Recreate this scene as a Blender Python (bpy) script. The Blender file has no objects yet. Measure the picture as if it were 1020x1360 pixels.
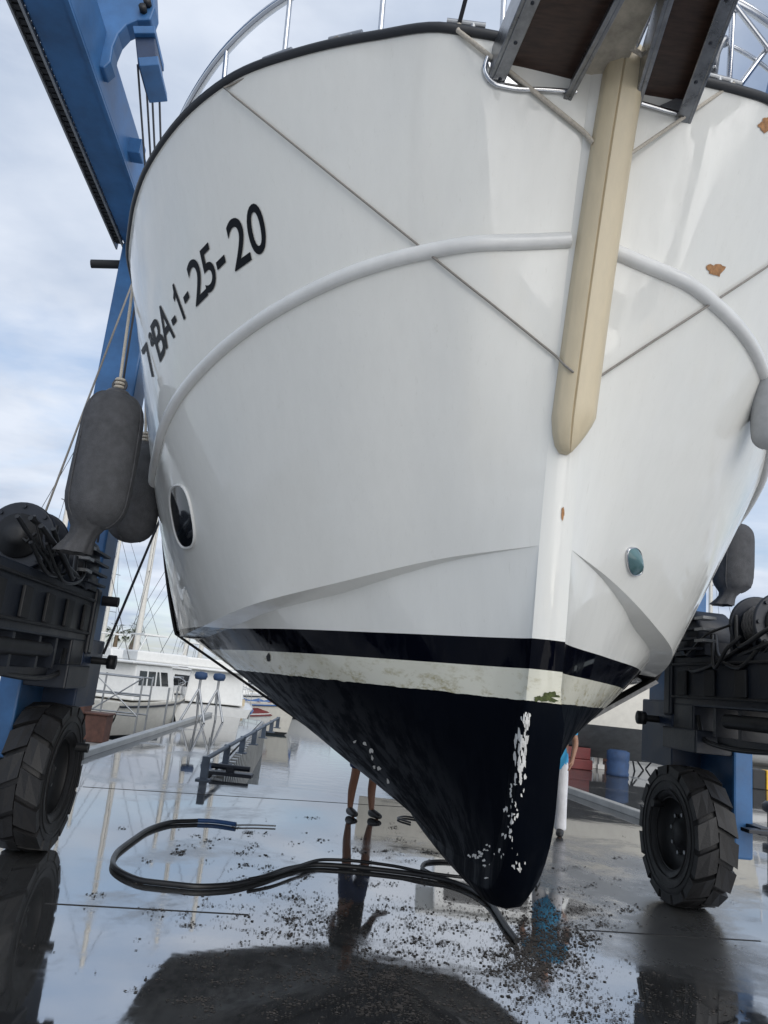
import bpy, bmesh, math, random
from mathutils import Vector, Matrix
from mathutils.bvhtree import BVHTree
random.seed(7)
scn = bpy.context.scene
COL = scn.collection
# ------------------------------------------------------------------ camera
FPX = 1020.0; CAMZ = 1.6
PITCH = math.radians(12.65); ROLL = math.radians(6.0)
FW = Vector((0, math.cos(PITCH), math.sin(PITCH)))
_r = Vector((1, 0, 0)); _u = Vector((0, -math.sin(PITCH), math.cos(PITCH)))
RT = _r*math.cos(ROLL) + _u*math.sin(ROLL)
UP = -_r*math.sin(ROLL) + _u*math.cos(ROLL)
CAM = Vector((0, 0, CAMZ))
cd = bpy.data.cameras.new('camera'); cam = bpy.data.objects.new('camera', cd); COL.objects.link(cam)
cd.sensor_fit = 'HORIZONTAL'; cd.sensor_width = 36; cd.lens = 36.0; cd.clip_end = 3000; cd.clip_start = .05
m = Matrix((RT, UP, -FW)).transposed().to_4x4(); m.translation = CAM
cam.matrix_world = m; scn.camera = cam
scn.render.resolution_x = 768; scn.render.resolution_y = 1024
# ------------------------------------------------------------------ light
SUN_EL = math.radians(31); SUN_AZ = math.radians(150)   # azimuth clockwise from +Y
w = bpy.data.worlds.new('World'); scn.world = w; w.use_nodes = True
nt = w.node_tree; nt.nodes.clear()
def nd(t, tree, **k):
    n = tree.nodes.new(t)
    for a, b in k.items(): setattr(n, a, b)
    return n
out = nd('ShaderNodeOutputWorld', nt); bg = nd('ShaderNodeBackground', nt)
sky = nd('ShaderNodeTexSky', nt, sky_type='NISHITA', sun_disc=False, sun_elevation=SUN_EL, sun_rotation=SUN_AZ,
         air_density=1.0, dust_density=1.5, ozone_density=2.0)
tc = nd('ShaderNodeTexCoord', nt); sep = nd('ShaderNodeSeparateXYZ', nt); nt.links.new(tc.outputs['Generated'], sep.inputs[0])
# clouds on a high layer: direction divided by its height
mx = nd('ShaderNodeMath', nt, operation='MAXIMUM'); mx.inputs[1].default_value = 0.0; nt.links.new(sep.outputs[2], mx.inputs[0])
ad = nd('ShaderNodeMath', nt, operation='ADD'); ad.inputs[1].default_value = .16; nt.links.new(mx.outputs[0], ad.inputs[0])
dv = nd('ShaderNodeVectorMath', nt, operation='DIVIDE'); nt.links.new(tc.outputs['Generated'], dv.inputs[0])
cb = nd('ShaderNodeCombineXYZ', nt)
for i in range(3): nt.links.new(ad.outputs[0], cb.inputs[i])
nt.links.new(cb.outputs[0], dv.inputs[1])
nz = nd('ShaderNodeTexNoise', nt); nz.inputs['Scale'].default_value = 1.25; nz.inputs['Detail'].default_value = 9; nz.inputs['Roughness'].default_value = .55
nz.inputs['Distortion'].default_value = .25
mpv = nd('ShaderNodeMapping', nt); mpv.inputs['Location'].default_value = (3.1, 1.3, 0); mpv.inputs['Scale'].default_value = (1, 1.25, 1)
nt.links.new(dv.outputs[0], mpv.inputs[0]); nt.links.new(mpv.outputs[0], nz.inputs['Vector'])
cr = nd('ShaderNodeValToRGB', nt); cr.color_ramp.elements[0].position = .24; cr.color_ramp.elements[1].position = .58
nt.links.new(nz.outputs[0], cr.inputs[0])
nz2 = nd('ShaderNodeTexNoise', nt); nz2.inputs['Scale'].default_value = 2.3; nz2.inputs['Detail'].default_value = 8
nt.links.new(mpv.outputs[0], nz2.inputs['Vector'])
cr2 = nd('ShaderNodeValToRGB', nt)
cr2.color_ramp.elements[0].position = .3; cr2.color_ramp.elements[0].color = (3.1, 3.65, 4.6, 1)
cr2.color_ramp.elements[1].position = .62; cr2.color_ramp.elements[1].color = (4.9, 5.3, 6.0, 1)
nt.links.new(nz2.outputs[0], cr2.inputs[0])
mix = nd('ShaderNodeMix', nt, data_type='RGBA'); nt.links.new(cr.outputs[0], mix.inputs[0])
nt.links.new(sky.outputs[0], mix.inputs[6]); nt.links.new(cr2.outputs[0], mix.inputs[7])
nt.links.new(mix.outputs[2], bg.inputs[0]); bg.inputs[1].default_value = .09
nt.links.new(bg.outputs[0], out.inputs[0])
sd = bpy.data.lights.new('sun', 'SUN'); sd.energy = 1.1; sd.angle = math.radians(60); sd.color = (1, .97, .92)
so = bpy.data.objects.new('sun', sd); COL.objects.link(so)
sv = Vector((math.sin(SUN_AZ)*math.cos(SUN_EL), math.cos(SUN_AZ)*math.cos(SUN_EL), math.sin(SUN_EL)))
so.rotation_euler = (-sv).to_track_quat('-Z', 'Y').to_euler(); so.location = sv*40
scn.view_settings.view_transform = 'Standard'; scn.view_settings.look = 'None'
scn.view_settings.exposure = 0.85; scn.view_settings.gamma = 1
# ------------------------------------------------------------------ pixel helpers (1020 x 1360 photograph)
def pray(x, y): return (FW*FPX + RT*(x-510) - UP*(y-680)).normalized()
def on_ground(x, y, z=0.0):
    d = pray(x, y); return CAM + d*((z-CAMZ)/d.z)
def at_depth(x, y, Y):
    d = pray(x, y); return CAM + d*(Y/d.y)
LAZ = math.radians(-4.5); LA = Vector((math.sin(LAZ), math.cos(LAZ), 0)); LL = Vector((math.cos(LAZ), -math.sin(LAZ), 0))
def LW(lat, d, z): return LL*lat + LA*d + Vector((0, 0, z))
def lift_plane_d(x, y, dd):
    d = pray(x, y); t = (dd - CAM.dot(LA))/d.dot(LA); return CAM + d*t
BAZ = math.radians(-7.5); BA = Vector((math.sin(BAZ), math.cos(BAZ), 0)); BL = Vector((-math.cos(BAZ), math.sin(BAZ), 0))
BO = at_depth(735, 850, 3.7); BO.z = 0
def BW(S, b, z): return BO + BA*S + BL*b + Vector((0, 0, z))
# ------------------------------------------------------------------ materials
MATS = {}
def mat(name, col, rough=.5, metal=0, spec=.5, var=.0, vscale=6.0, bump=0.0, bscale=40, ior=None, emit=None, coat=0, stretch=None, alpha=None):
    if name in MATS: return MATS[name]
    mt = bpy.data.materials.new(name); mt.use_nodes = True; t = mt.node_tree; p = t.nodes['Principled BSDF']
    p.inputs['Base Color'].default_value = (*col, 1); p.inputs['Roughness'].default_value = rough; p.inputs['Metallic'].default_value = metal
    p.inputs['Specular IOR Level'].default_value = spec
    if ior: p.inputs['IOR'].default_value = ior
    if coat: p.inputs['Coat Weight'].default_value = coat; p.inputs['Coat Roughness'].default_value = .05
    c = nd('ShaderNodeTexCoord', t); src = c.outputs['Object']
    if stretch:
        mp = nd('ShaderNodeMapping', t); mp.inputs['Scale'].default_value = stretch; t.links.new(src, mp.inputs[0]); src = mp.outputs[0]
    if var:
        n = nd('ShaderNodeTexNoise', t); n.inputs['Scale'].default_value = vscale; n.inputs['Detail'].default_value = 7; n.inputs['Roughness'].default_value = .65
        t.links.new(src, n.inputs['Vector'])
        r = nd('ShaderNodeValToRGB', t); r.color_ramp.elements[0].position = .3; r.color_ramp.elements[1].position = .7
        r.color_ramp.elements[0].color = (*[max(0, v*(1-var)) for v in col], 1); r.color_ramp.elements[1].color = (*[min(1, v*(1+var)) for v in col], 1)
        t.links.new(n.outputs[0], r.inputs[0]); t.links.new(r.outputs[0], p.inputs['Base Color'])
        mr = nd('ShaderNodeMapRange', t); mr.inputs[3].default_value = max(.02, rough*.75); mr.inputs[4].default_value = min(1, rough*1.3)
        t.links.new(n.outputs[0], mr.inputs[0]); t.links.new(mr.outputs[0], p.inputs['Roughness'])
    if bump:
        n = nd('ShaderNodeTexNoise', t); n.inputs['Scale'].default_value = bscale; n.inputs['Detail'].default_value = 5; t.links.new(src, n.inputs['Vector'])
        bm_ = nd('ShaderNodeBump', t); bm_.inputs['Strength'].default_value = bump; bm_.inputs['Distance'].default_value = .02
        t.links.new(n.outputs[0], bm_.inputs['Height']); t.links.new(bm_.outputs[0], p.inputs['Normal'])
    MATS[name] = mt; return mt
M_blue = mat('lift_blue_paint', (.030, .115, .275), .42, var=.32, vscale=2.4, bump=.05, bscale=18)
M_blue2 = mat('lift_dark_blue_paint', (.012, .03, .075), .45, var=.3, vscale=4, bump=.05, bscale=25)
M_navy = mat('dark_navy_steel', (.006, .010, .019), .45, var=.35, vscale=5, bump=.08, bscale=30)
M_black = mat('black_steel', (.008, .009, .011), .55, var=.3)
M_rub = mat('tyre_rubber', (.011, .011, .012), .55, var=.35, vscale=8, bump=.15, bscale=60)
M_steel = mat('stainless_steel', (.62, .63, .65), .16, metal=1, var=.1)
M_galv = mat('galvanised_steel', (.35, .36, .37), .4, metal=.9, var=.2)
M_wire = mat('wire_rope', (.10, .10, .105), .5, metal=.5, var=.3, vscale=60)
M_rope = mat('pale_rope', (.55, .5, .42), .8, var=.2, vscale=80, bump=.4, bscale=200)
M_brope = mat('tan_rope', (.26, .24, .215), .8, var=.2, vscale=80)
M_dkrope = mat('dark_rope', (.03, .03, .035), .8, var=.3, vscale=80)
M_fend = mat('fender_cloth', (.082, .084, .09), .95, var=.22, vscale=14, bump=.35, bscale=160, spec=.15)
M_fend2 = mat('grey_fender_cloth', (.40, .41, .42), .9, var=.12, vscale=14, spec=.2)
M_wsteel = mat('weathered_steel', (.27, .275, .285), .28, metal=.9, var=.35, vscale=9)
M_wood = mat('varnished_wood', (.05, .028, .020), .35, var=.45, vscale=7, stretch=(1.2, 8, 8))
M_pole = mat('cream_fender_board', (.60, .51, .35), .35, var=.06, vscale=5, stretch=(5, 5, .8))
M_hose = mat('hose_rubber', (.012, .013, .015), .4, var=.3)
M_hoseblue = mat('hose_blue', (.02, .07, .2), .4)
M_glass = mat('dark_glass', (.008, .01, .013), .06, var=0)
M_teal = mat('teal_lens', (.10, .19, .20), .08, var=.1)
M_white = mat('white_gelcoat', (.72, .72, .70), .22, var=.06)
M_white2 = mat('cream_gelcoat', (.62, .60, .54), .3, var=.08)
M_antif = mat('antifoul_grey', (.06, .065, .07), .6, var=.3)
M_rust = mat('rusty_steel', (.085, .04, .03), .8, var=.4)
M_red = mat('red_paint', (.14, .02, .02), .5, var=.25)
M_dblue = mat('dark_blue_cover', (.02, .05, .12), .7, var=.3)
M_bluep = mat('blue_plastic', (.03, .11, .3), .45, var=.2)
M_yel = mat('yellow_paint', (.62, .36, .02), .5, var=.15)
M_tarp = mat('tan_tarp', (.50, .42, .28), .8, var=.2)
M_skin = mat('skin', (.36, .19, .12), .5, var=.1)
M_skin2 = mat('tanned_skin', (.2, .09, .05), .5, var=.1)
M_navycl = mat('navy_cloth', (.02, .035, .09), .85, var=.2)
M_blackcl = mat('black_cloth', (.02, .02, .022), .85, var=.2)
M_cyan = mat('cyan_cloth', (.05, .35, .62), .8, var=.12)
M_wcl = mat('white_cloth', (.70, .70, .72), .85, var=.12, bump=.3, bscale=20)
M_shoe = mat('black_shoe', (.015, .015, .016), .5)
M_hair = mat('dark_hair', (.02, .014, .01), .6)
M_bark = mat('palm_bark', (.16, .12, .08), .9, var=.3)
M_leaf = mat('palm_leaf', (.07, .09, .035), .6, var=.3)
M_conc = mat('pier_concrete', (.26, .26, .25), .35, var=.25, vscale=2, bump=.15, bscale=30)
M_brown = mat('paint_patch_brown', (.34, .17, .07), .7, var=.45, vscale=50)
M_letter = mat('letter_black', (.004, .005, .008), .5, spec=.12)
# ------------------------------------------------------------------ mesh builder
ORG = {}
def org(o): return ORG.get(o.name, Vector()) if o else Vector()
class MB:
    def __init__(s): s.v = []; s.f = []; s.sm = []
    def add(s, vs, fs, smooth=False):
        n = len(s.v); s.v += [Vector(v) for v in vs]; s.f += [tuple(i+n for i in f) for f in fs]; s.sm += [smooth]*len(fs); return s
    def box8(s, p):   # p: 8 corners, bottom 4 ccw then top 4
        return s.add(p, [(3, 2, 1, 0), (4, 5, 6, 7), (0, 1, 5, 4), (1, 2, 6, 5), (2, 3, 7, 6), (3, 0, 4, 7)])
    def box(s, x0, x1, y0, y1, z0, z1, fn=None):
        fn = fn or (lambda a, b, c: Vector((a, b, c)))
        return s.box8([fn(x0, y0, z0), fn(x1, y0, z0), fn(x1, y1, z0), fn(x0, y1, z0), fn(x0, y0, z1), fn(x1, y0, z1), fn(x1, y1, z1), fn(x0, y1, z1)])
    def tube(s, pts, r, n=8, cap=True, radii=None):
        pts = [Vector(p) for p in pts]; k = len(pts); rings = []; prev = None
        for i, p in enumerate(pts):
            t = (pts[min(i+1, k-1)]-pts[max(i-1, 0)]).normalized()
            if prev is None:
                a = Vector((0, 0, 1)) if abs(t.z) < .9 else Vector((1, 0, 0)); e = t.cross(a).normalized()
            else: e = (prev - t*prev.dot(t)).normalized()
            prev = e; g = t.cross(e); rr = radii[i] if radii else r
            rings.append([p + (e*math.cos(2*math.pi*j/n) + g*math.sin(2*math.pi*j/n))*rr for j in range(n)])
        vs = [q for R_ in rings for q in R_]; fs = []
        for i in range(k-1):
            for j in range(n):
                fs.append((i*n+j, i*n+(j+1) % n, (i+1)*n+(j+1) % n, (i+1)*n+j))
        s.add(vs, fs, True)
        if cap: s.add(rings[0], [tuple(range(n))[::-1]]); s.add(rings[-1], [tuple(range(n))])
        return s
    def lathe(s, prof, c, ax, n=32, smooth=True):  # prof: (radius, along)
        ax = Vector(ax).normalized(); a = Vector((0, 0, 1)) if abs(ax.z) < .9 else Vector((1, 0, 0)); e = ax.cross(a).normalized(); g = ax.cross(e); c = Vector(c)
        vs = []; fs = []
        for (r, h) in prof:
            for j in range(n): vs.append(c + ax*h + (e*math.cos(2*math.pi*j/n)+g*math.sin(2*math.pi*j/n))*r)
        for i in range(len(prof)-1):
            for j in range(n): fs.append((i*n+j, i*n+(j+1) % n, (i+1)*n+(j+1) % n, (i+1)*n+j))
        return s.add(vs, fs, smooth)
    def prism(s, poly, off):
        n = len(poly); off = Vector(off); vs = [Vector(p) for p in poly]+[Vector(p)+off for p in poly]
        return s.add(vs, [tuple(range(n))[::-1], tuple(range(n, 2*n))]+[(i, (i+1) % n, n+(i+1) % n, n+i) for i in range(n)])
    def grid(s, rows, smooth=True, flip=False):
        n = len(rows[0]); vs = [p for r in rows for p in r]; fs = []
        for i in range(len(rows)-1):
            for j in range(n-1):
                q = (i*n+j, i*n+j+1, (i+1)*n+j+1, (i+1)*n+j); fs.append(q[::-1] if flip else q)
        return s.add(vs, fs, smooth)
    def build(s, name, material, parent=None, bevel=0, tag=None, base=None):
        me = bpy.data.meshes.new(name); o = bpy.data.objects.new(name, me); COL.objects.link(o)
        O = org(parent)
        if parent is None and s.v:
            if base is None:
                xs = [v.x for v in s.v]; ys = [v.y for v in s.v]; O = Vector(((min(xs)+max(xs))/2, (min(ys)+max(ys))/2, min(v.z for v in s.v)))
            else: O = Vector(base)
            o.location = O; ORG[o.name] = O.copy()
        else: ORG[o.name] = O.copy()
        me.from_pydata([v-O for v in s.v], [], s.f)
        me.polygons.foreach_set('use_smooth', s.sm)
        ms = material if isinstance(material, (list, tuple)) else [material]
        for x in ms: me.materials.append(x)
        bm = bmesh.new(); bm.from_mesh(me); bmesh.ops.recalc_face_normals(bm, faces=bm.faces)
        bm.to_mesh(me); bm.free()
        me.update()
        if bevel:
            b = o.modifiers.new('bevel', 'BEVEL'); b.width = bevel; b.segments = 2; b.limit_method = 'ANGLE'; b.angle_limit = math.radians(40)
        if parent: o.parent = parent
        if tag: settag(o, *tag)
        return o
def settag(o, label=None, cat=None, group=None, kind=None):
    if label: o['label'] = label
    if cat: o['category'] = cat
    if group: o['group'] = group
    if kind: o['kind'] = kind
    return o
def thing(name, loc, label, cat, group=None):
    o = bpy.data.objects.new(name, None); COL.objects.link(o); o.location = loc; ORG[o.name] = Vector(loc); o.empty_display_size = .2
    return settag(o, label, cat, group)
def copy_tree(o, loc=None, rotz=None, parent=None, scale=None):
    c = o.copy(); COL.objects.link(c)
    if parent: c.parent = parent
    if loc is not None: c.location = loc
    if rotz is not None: c.rotation_euler = (0, 0, rotz)
    if scale is not None: c.scale = scale if hasattr(scale, '__len__') else (scale,)*3
    for ch in list(o.children): copy_tree(ch, parent=c)
    return c
def pchip(ts, ys, t):
    n = len(ts)
    if t <= ts[0]: return ys[0]
    if t >= ts[-1]: return ys[-1]
    h = [ts[i+1]-ts[i] for i in range(n-1)]; d = [(ys[i+1]-ys[i])/h[i] for i in range(n-1)]
    mm = [0]*n; mm[0] = d[0]; mm[-1] = d[-1]
    for i in range(1, n-1):
        if d[i-1]*d[i] <= 0: mm[i] = 0
        else:
            w1 = 2*h[i]+h[i-1]; w2 = h[i]+2*h[i-1]; mm[i] = (w1+w2)/(w1/d[i-1]+w2/d[i])
    i = max(k for k in range(n-1) if ts[k] <= t); x = (t-ts[i])/h[i]
    return ys[i]*(2*x**3-3*x*x+1)+h[i]*mm[i]*(x**3-2*x*x+x)+ys[i+1]*(-2*x**3+3*x*x)+h[i]*mm[i+1]*(x**3-x*x)
def curve3(pts):
    ts = [0]
    for a, b in zip(pts, pts[1:]): ts.append(ts[-1]+max(1e-4, math.dist(a, b)))
    ts = [t/ts[-1] for t in ts]; cols = list(zip(*pts))
    return lambda u: tuple(pchip(ts, c, u) for c in cols)
def smooth_path(pts, n):
    f = curve3([tuple(p) for p in pts]); return [Vector(f(i/(n-1))) for i in range(n)]
# ------------------------------------------------------------------ ground, piers, water
def ground_material():
    mt = bpy.data.materials.new('wet_concrete'); mt.use_nodes = True; t = mt.node_tree; p = t.nodes['Principled BSDF']
    c = nd('ShaderNodeTexCoord', t)
    def noise(sc, det=6, ro=.6, dist=0):
        n = nd('ShaderNodeTexNoise', t); n.inputs['Scale'].default_value = sc; n.inputs['Detail'].default_value = det; n.inputs['Roughness'].default_value = ro
        n.inputs['Distortion'].default_value = dist; t.links.new(c.outputs['Object'], n.inputs['Vector']); return n
    a = noise(.55, 8, .62, .6); b = noise(7, 8, .7); g = noise(60, 4, .6)
    r = nd('ShaderNodeValToRGB', t); r.color_ramp.elements[0].position = .3; r.color_ramp.elements[0].color = (.022, .024, .027, 1)
    r.color_ramp.elements[1].position = .75; r.color_ramp.elements[1].color = (.075, .075, .073, 1)
    m1 = nd('ShaderNodeMix', t, data_type='FLOAT'); m1.inputs[0].default_value = .4; t.links.new(a.outputs[0], m1.inputs[2]); t.links.new(b.outputs[0], m1.inputs[3])
    t.links.new(m1.outputs[0], r.inputs[0]); t.links.new(r.outputs[0], p.inputs['Base Color'])
    # standing water against merely damp concrete; a drier, dirtier patch lies between the stem and the right wheel
    vm = nd('ShaderNodeVectorMath', t, operation='SUBTRACT'); t.links.new(c.outputs['Object'], vm.inputs[0]); vm.inputs[1].default_value = (2.6, 8.0, 0)
    vs_ = nd('ShaderNodeVectorMath', t, operation='MULTIPLY'); t.links.new(vm.outputs[0], vs_.inputs[0]); vs_.inputs[1].default_value = (.75, .36, 0)
    ln = nd('ShaderNodeVectorMath', t, operation='LENGTH'); t.links.new(vs_.outputs[0], ln.inputs[0])
    pm = nd('ShaderNodeMapRange', t); pm.interpolation_type = 'SMOOTHSTEP'; pm.inputs[1].default_value = 1.3; pm.inputs[2].default_value = .2; pm.inputs[3].default_value = 0; pm.inputs[4].default_value = .22; t.links.new(ln.outputs['Value'], pm.inputs[0])
    fine = nd('ShaderNodeMath', t, operation='MULTIPLY_ADD'); t.links.new(b.outputs[0], fine.inputs[0]); fine.inputs[1].default_value = .22; fine.inputs[2].default_value = -.11
    aw = nd('ShaderNodeMath', t, operation='ADD'); t.links.new(a.outputs[0], aw.inputs[0]); t.links.new(pm.outputs[0], aw.inputs[1])
    aw2 = nd('ShaderNodeMath', t, operation='ADD'); t.links.new(aw.outputs[0], aw2.inputs[0]); t.links.new(fine.outputs[0], aw2.inputs[1])
    wet = nd('ShaderNodeMapRange', t); wet.interpolation_type = 'SMOOTHSTEP'; wet.inputs[1].default_value = .50; wet.inputs[2].default_value = .74
    wet.inputs[3].default_value = .035; wet.inputs[4].default_value = .30; t.links.new(aw2.outputs[0], wet.inputs[0]); t.links.new(wet.outputs[0], p.inputs['Roughness'])
    io = nd('ShaderNodeMapRange', t); io.inputs[1].default_value = .54; io.inputs[2].default_value = .74; io.inputs[3].default_value = 6.2; io.inputs[4].default_value = 2.0; t.links.new(aw2.outputs[0], io.inputs[0]); t.links.new(io.outputs[0], p.inputs['IOR'])
    bs = nd('ShaderNodeMapRange', t); bs.inputs[1].default_value = .56; bs.inputs[2].default_value = .74; bs.inputs[3].default_value = 0; bs.inputs[4].default_value = .25
    t.links.new(aw2.outputs[0], bs.inputs[0])
    bp = nd('ShaderNodeBump', t); bp.inputs['Distance'].default_value = .004; t.links.new(bs.outputs[0], bp.inputs['Strength']); t.links.new(g.outputs[0], bp.inputs['Height'])
    n3 = noise(2.2, 3); bp2 = nd('ShaderNodeBump', t); bp2.inputs['Distance'].default_value = .02; bp2.inputs['Strength'].default_value = .03
    t.links.new(n3.outputs[0], bp2.inputs['Height']); t.links.new(bp.outputs[0], bp2.inputs['Normal']); t.links.new(bp2.outputs[0], p.inputs['Normal'])
    return mt
M_ground = ground_material()
def slab(mb, poly, z0, z1):
    mb.prism([Vector((x, y, z0)) for x, y in poly], (0, 0, z1-z0))
SLOT0 = 11.85
def pier_x(x_at0, y): return x_at0 - .0787*(y-SLOT0)
g = MB()
yf = 27.5
slab(g, [(-30, -25), (30, -25), (30, SLOT0), (-30, SLOT0)], -1.6, 0)
o = g.build('ground', M_ground, base=(0, 0, 0)); o['kind'] = 'structure'
g = MB(); slab(g, [(-4.35, SLOT0+.004), (-2.2, SLOT0+.004), (pier_x(-2.2, yf), yf), (pier_x(-4.35, yf)+.3, yf)], -1.6, -.004)
o = g.build('left_pier', M_ground, base=(0, 0, 0)); o['kind'] = 'structure'
g = MB(); slab(g, [(2.45, SLOT0+.004), (60, SLOT0+.004), (60, 46), (pier_x(2.45, 46), 46)], -1.6, -.004)
o = g.build('right_pier', M_ground, base=(0, 0, 0)); o['kind'] = 'structure'
M_water = mat('harbour_water', (.02, .035, .045), .05, bump=.25, bscale=2.5)
g = MB(); g.add([(-900, SLOT0-1, -1.05), (900, SLOT0-1, -1.05), (900, 1800, -1.05), (-900, 1800, -1.05)], [(0, 1, 2, 3)])
o = g.build('water', M_water, base=(0, 0, -1.05)); o['kind'] = 'structure'
g = MB(); slab(g, [(-300, 120), (300, 110), (300, 160), (-300, 160)], -1.5, .3)
o = g.build('far_quay', M_conc, base=(0, 120, 0)); o['kind'] = 'structure'
# kerbs of the two piers
def strip(name, pts, wd, z0, z1, material, lab=None, cat=None):
    mb = MB(); a, b = Vector(pts[0]), Vector(pts[1]); d = (b-a).normalized(); n = Vector((-d.y, d.x, 0))*wd/2
    mb.box8([a-n+Vector((0,0,z0)), a+n+Vector((0,0,z0)), b+n+Vector((0,0,z0)), b-n+Vector((0,0,z0)), a-n+Vector((0,0,z1)), a+n+Vector((0,0,z1)), b+n+Vector((0,0,z1)), b-n+Vector((0,0,z1))])
    return mb
for pts, lab in (([(-4.36, 12.2, 0), (-5.2, 27.3, 0)], 'low concrete kerb along the outer edge of the railed finger pier'),
                 ([(4.62, 11.9, 0), (3.6, 17.5, 0)], 'low concrete kerb behind the person in white trousers')):
    o = strip('kerb', pts, .16, -.01, .10, M_conc).build('kerb', M_conc, bevel=.015); settag(o, lab, 'kerb')
# expansion joints in the slab: thin dark sealant strips
M_seal = mat('joint_sealant', (.02, .02, .021), .7)
for pa, pb in (((110, 1045), (700, 1082)), ((60, 1200), (330, 1215)), ((770, 1235), (1010, 1250))):
    a = on_ground(*pa); b = on_ground(*pb); a.z = b.z = 0
    mb = strip('joint', [a, b], .014, .0005, .003, M_seal); o = mb.build('ground_joint', M_seal); o['kind'] = 'structure'
# ribbed quay wall in the slot
rt = thing('quay_wall', (-2.2, SLOT0, -1.6), 'ribbed concrete quay wall under the pier railing', 'wall')
mb = MB(); 
a0, a1 = Vector((-2.19, SLOT0+.3, 0)), Vector((pier_x(-2.19, yf), yf, 0)); dr = (a1-a0).normalized()
mb.box8([a0+Vector((0,0,-1.55)), a0+Vector((.05,0,-1.55)), a1+Vector((.05,0,-1.55)), a1+Vector((0,0,-1.55)), a0+Vector((0,0,-.03)), a0+Vector((.05,0,-.03)), a1+Vector((.05,0,-.03)), a1+Vector((0,0,-.03))])
mb.build('backing', M_conc, rt)
src = None
for k in range(30):
    q = a0 + dr*(.15+k*.5); mb = MB()
    mb.box(.05, .17, 0, .2, -1.5, -.05, lambda x, y, z: q+Vector((x, 0, z))+dr*y); mb.build('rib', M_conc, rt)
# pier railing
M_rail = mat('railing_grey', (.06, .08, .11), .5, var=.3)
rt = thing('pier_railing', (-2.3, SLOT0+.2, 0), 'low grey steel railing along the slot edge of the pier', 'railing')
RA, RB = on_ground(270, 1036), on_ground(368, 967)
mb = MB(); mb.tube([RA+Vector((0, 0, .30)), RB+Vector((0, 0, .30))], .035, 8); mb.build('top_rail', M_rail, rt)
for k in range(7):
    q = RA.lerp(RB, k/6.0); mb = MB(); mb.box(-.05, .05, -.05, .05, 0, .33, lambda x, y, z: q+Vector((x, y, z))); mb.box(-.1, .1, -.1, .1, 0, .02, lambda x, y, z: q+Vector((x, y, z))); mb.build('post', M_rail, rt)
# mooring cleat plate at the slot corner
mb = MB(); q = on_ground(305, 1030); mb.box(-.35, .35, -.12, .12, .0, .05, lambda x, y, z: q+Vector((x, y, z))); mb.tube([q+Vector((-.3, 0, .12)), q+Vector((.3, 0, .12))], .04); mb.box(-.06, .06, -.05, .05, .04, .12, lambda x, y, z: q+Vector((x, y, z)))
mb.build('mooring_cleat', M_navy, tag=('dark steel mooring cleat on the ground at the railing end', 'cleat'))

# ------------------------------------------------------------------ the yacht
STEM = [(.51, .66), (.38, .70), (.27, .82), (.18, 1.05), (.14, 1.36), (.10, 1.6), (.065, 1.89), (.04, 2.35), (.0, 2.85), (-.075, 3.4), (-.16, 3.92), (-.25, 4.4), (-.35, 4.82)]
HB = .085
sheer = curve3([(-.35, HB, 4.84), (-.36, .45, 4.84), (-.33, .85, 4.855), (-.16, 1.20, 4.885), (.08, 1.59, 4.91), (.34, 1.93, 4.92), (.66, 2.21, 4.905), (1.02, 2.44, 4.87), (1.4, 2.62, 4.82), (1.8, 2.74, 4.76), (2.35, 2.83, 4.67), (4, 2.82, 4.5), (5.2, 2.66, 4.42), (6.5, 2.46, 4.36), (9, 2.2, 4.3)])
strake = curve3([(-.16, HB, 3.92), (-.135, .50, 3.84), (0, .82, 3.80), (.18, 1.11, 3.75), (.45, 1.41, 3.68), (.8, 1.70, 3.595), (1.25, 1.99, 3.47), (1.65, 2.18, 3.355), (2.2, 2.34, 3.2), (3.2, 2.48, 3.02), (4.4, 2.50, 2.95), (5.4, 2.44, 2.95), (6.5, 2.38, 3.0), (9, 2.15, 3.1)])
chine = curve3([(.04, HB, 2.35), (.40, .44, 2.30), (.95, .98, 2.16), (1.6, 1.49, 2.02), (2.6, 1.87, 1.89), (3.6, 2.11, 1.84), (4.5, 2.24, 1.88), (5.5, 2.33, 2.06), (7, 2.32, 2.30), (9, 2.1, 2.5)])
def chin(u):
    S, b, z = chine(u); wd = pchip([0, .05, .1, .17, .3, .6, 1], [0, .035, .09, .17, .17, .14, .12], u); return (S, b-wd, z-.012*min(1, u*12))
keel = curve3([(s, HB, z) for s, z in STEM[7::-1]] + [(.8, HB, .635), (1.4, HB, .64), (2.2, HB, .67), (3, HB, .74), (4, HB, .92), (5, HB, 1.30), (6, HB, 1.66), (7.5, HB, 2.02), (9, HB, 2.25)])  # unseen run aft of the slings rises, shaped for its reflection on wet ground
NU = 120
us = [(i/NU)**1.7 for i in range(NU+1)]
def upper_pt(u, v):   # v 0 chine .. 1 sheer
    c, k, s = Vector(chine(u)), Vector(strake(u)), Vector(sheer(u))
    # station curve through three points with a hollow flare between the chine and the strake
    vs = .52
    x = v
    l0 = (x-vs)*(x-1)/((0-vs)*(0-1)); l1 = x*(x-1)/(vs*(vs-1)); l2 = x*(x-vs)/(1*(1-vs))
    quad = c*l0 + k*l1 + s*l2
    lin = c.lerp(k, x/vs) if x < vs else k.lerp(s, (x-vs)/(1-vs))
    p = quad*.6 + lin*.4; f = max(0, 1-u*14)
    if f > 0: p.x += f*f*(pchip([q[1] for q in STEM], [q[0] for q in STEM], p.z) - (quad0(v)))
    return p
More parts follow.
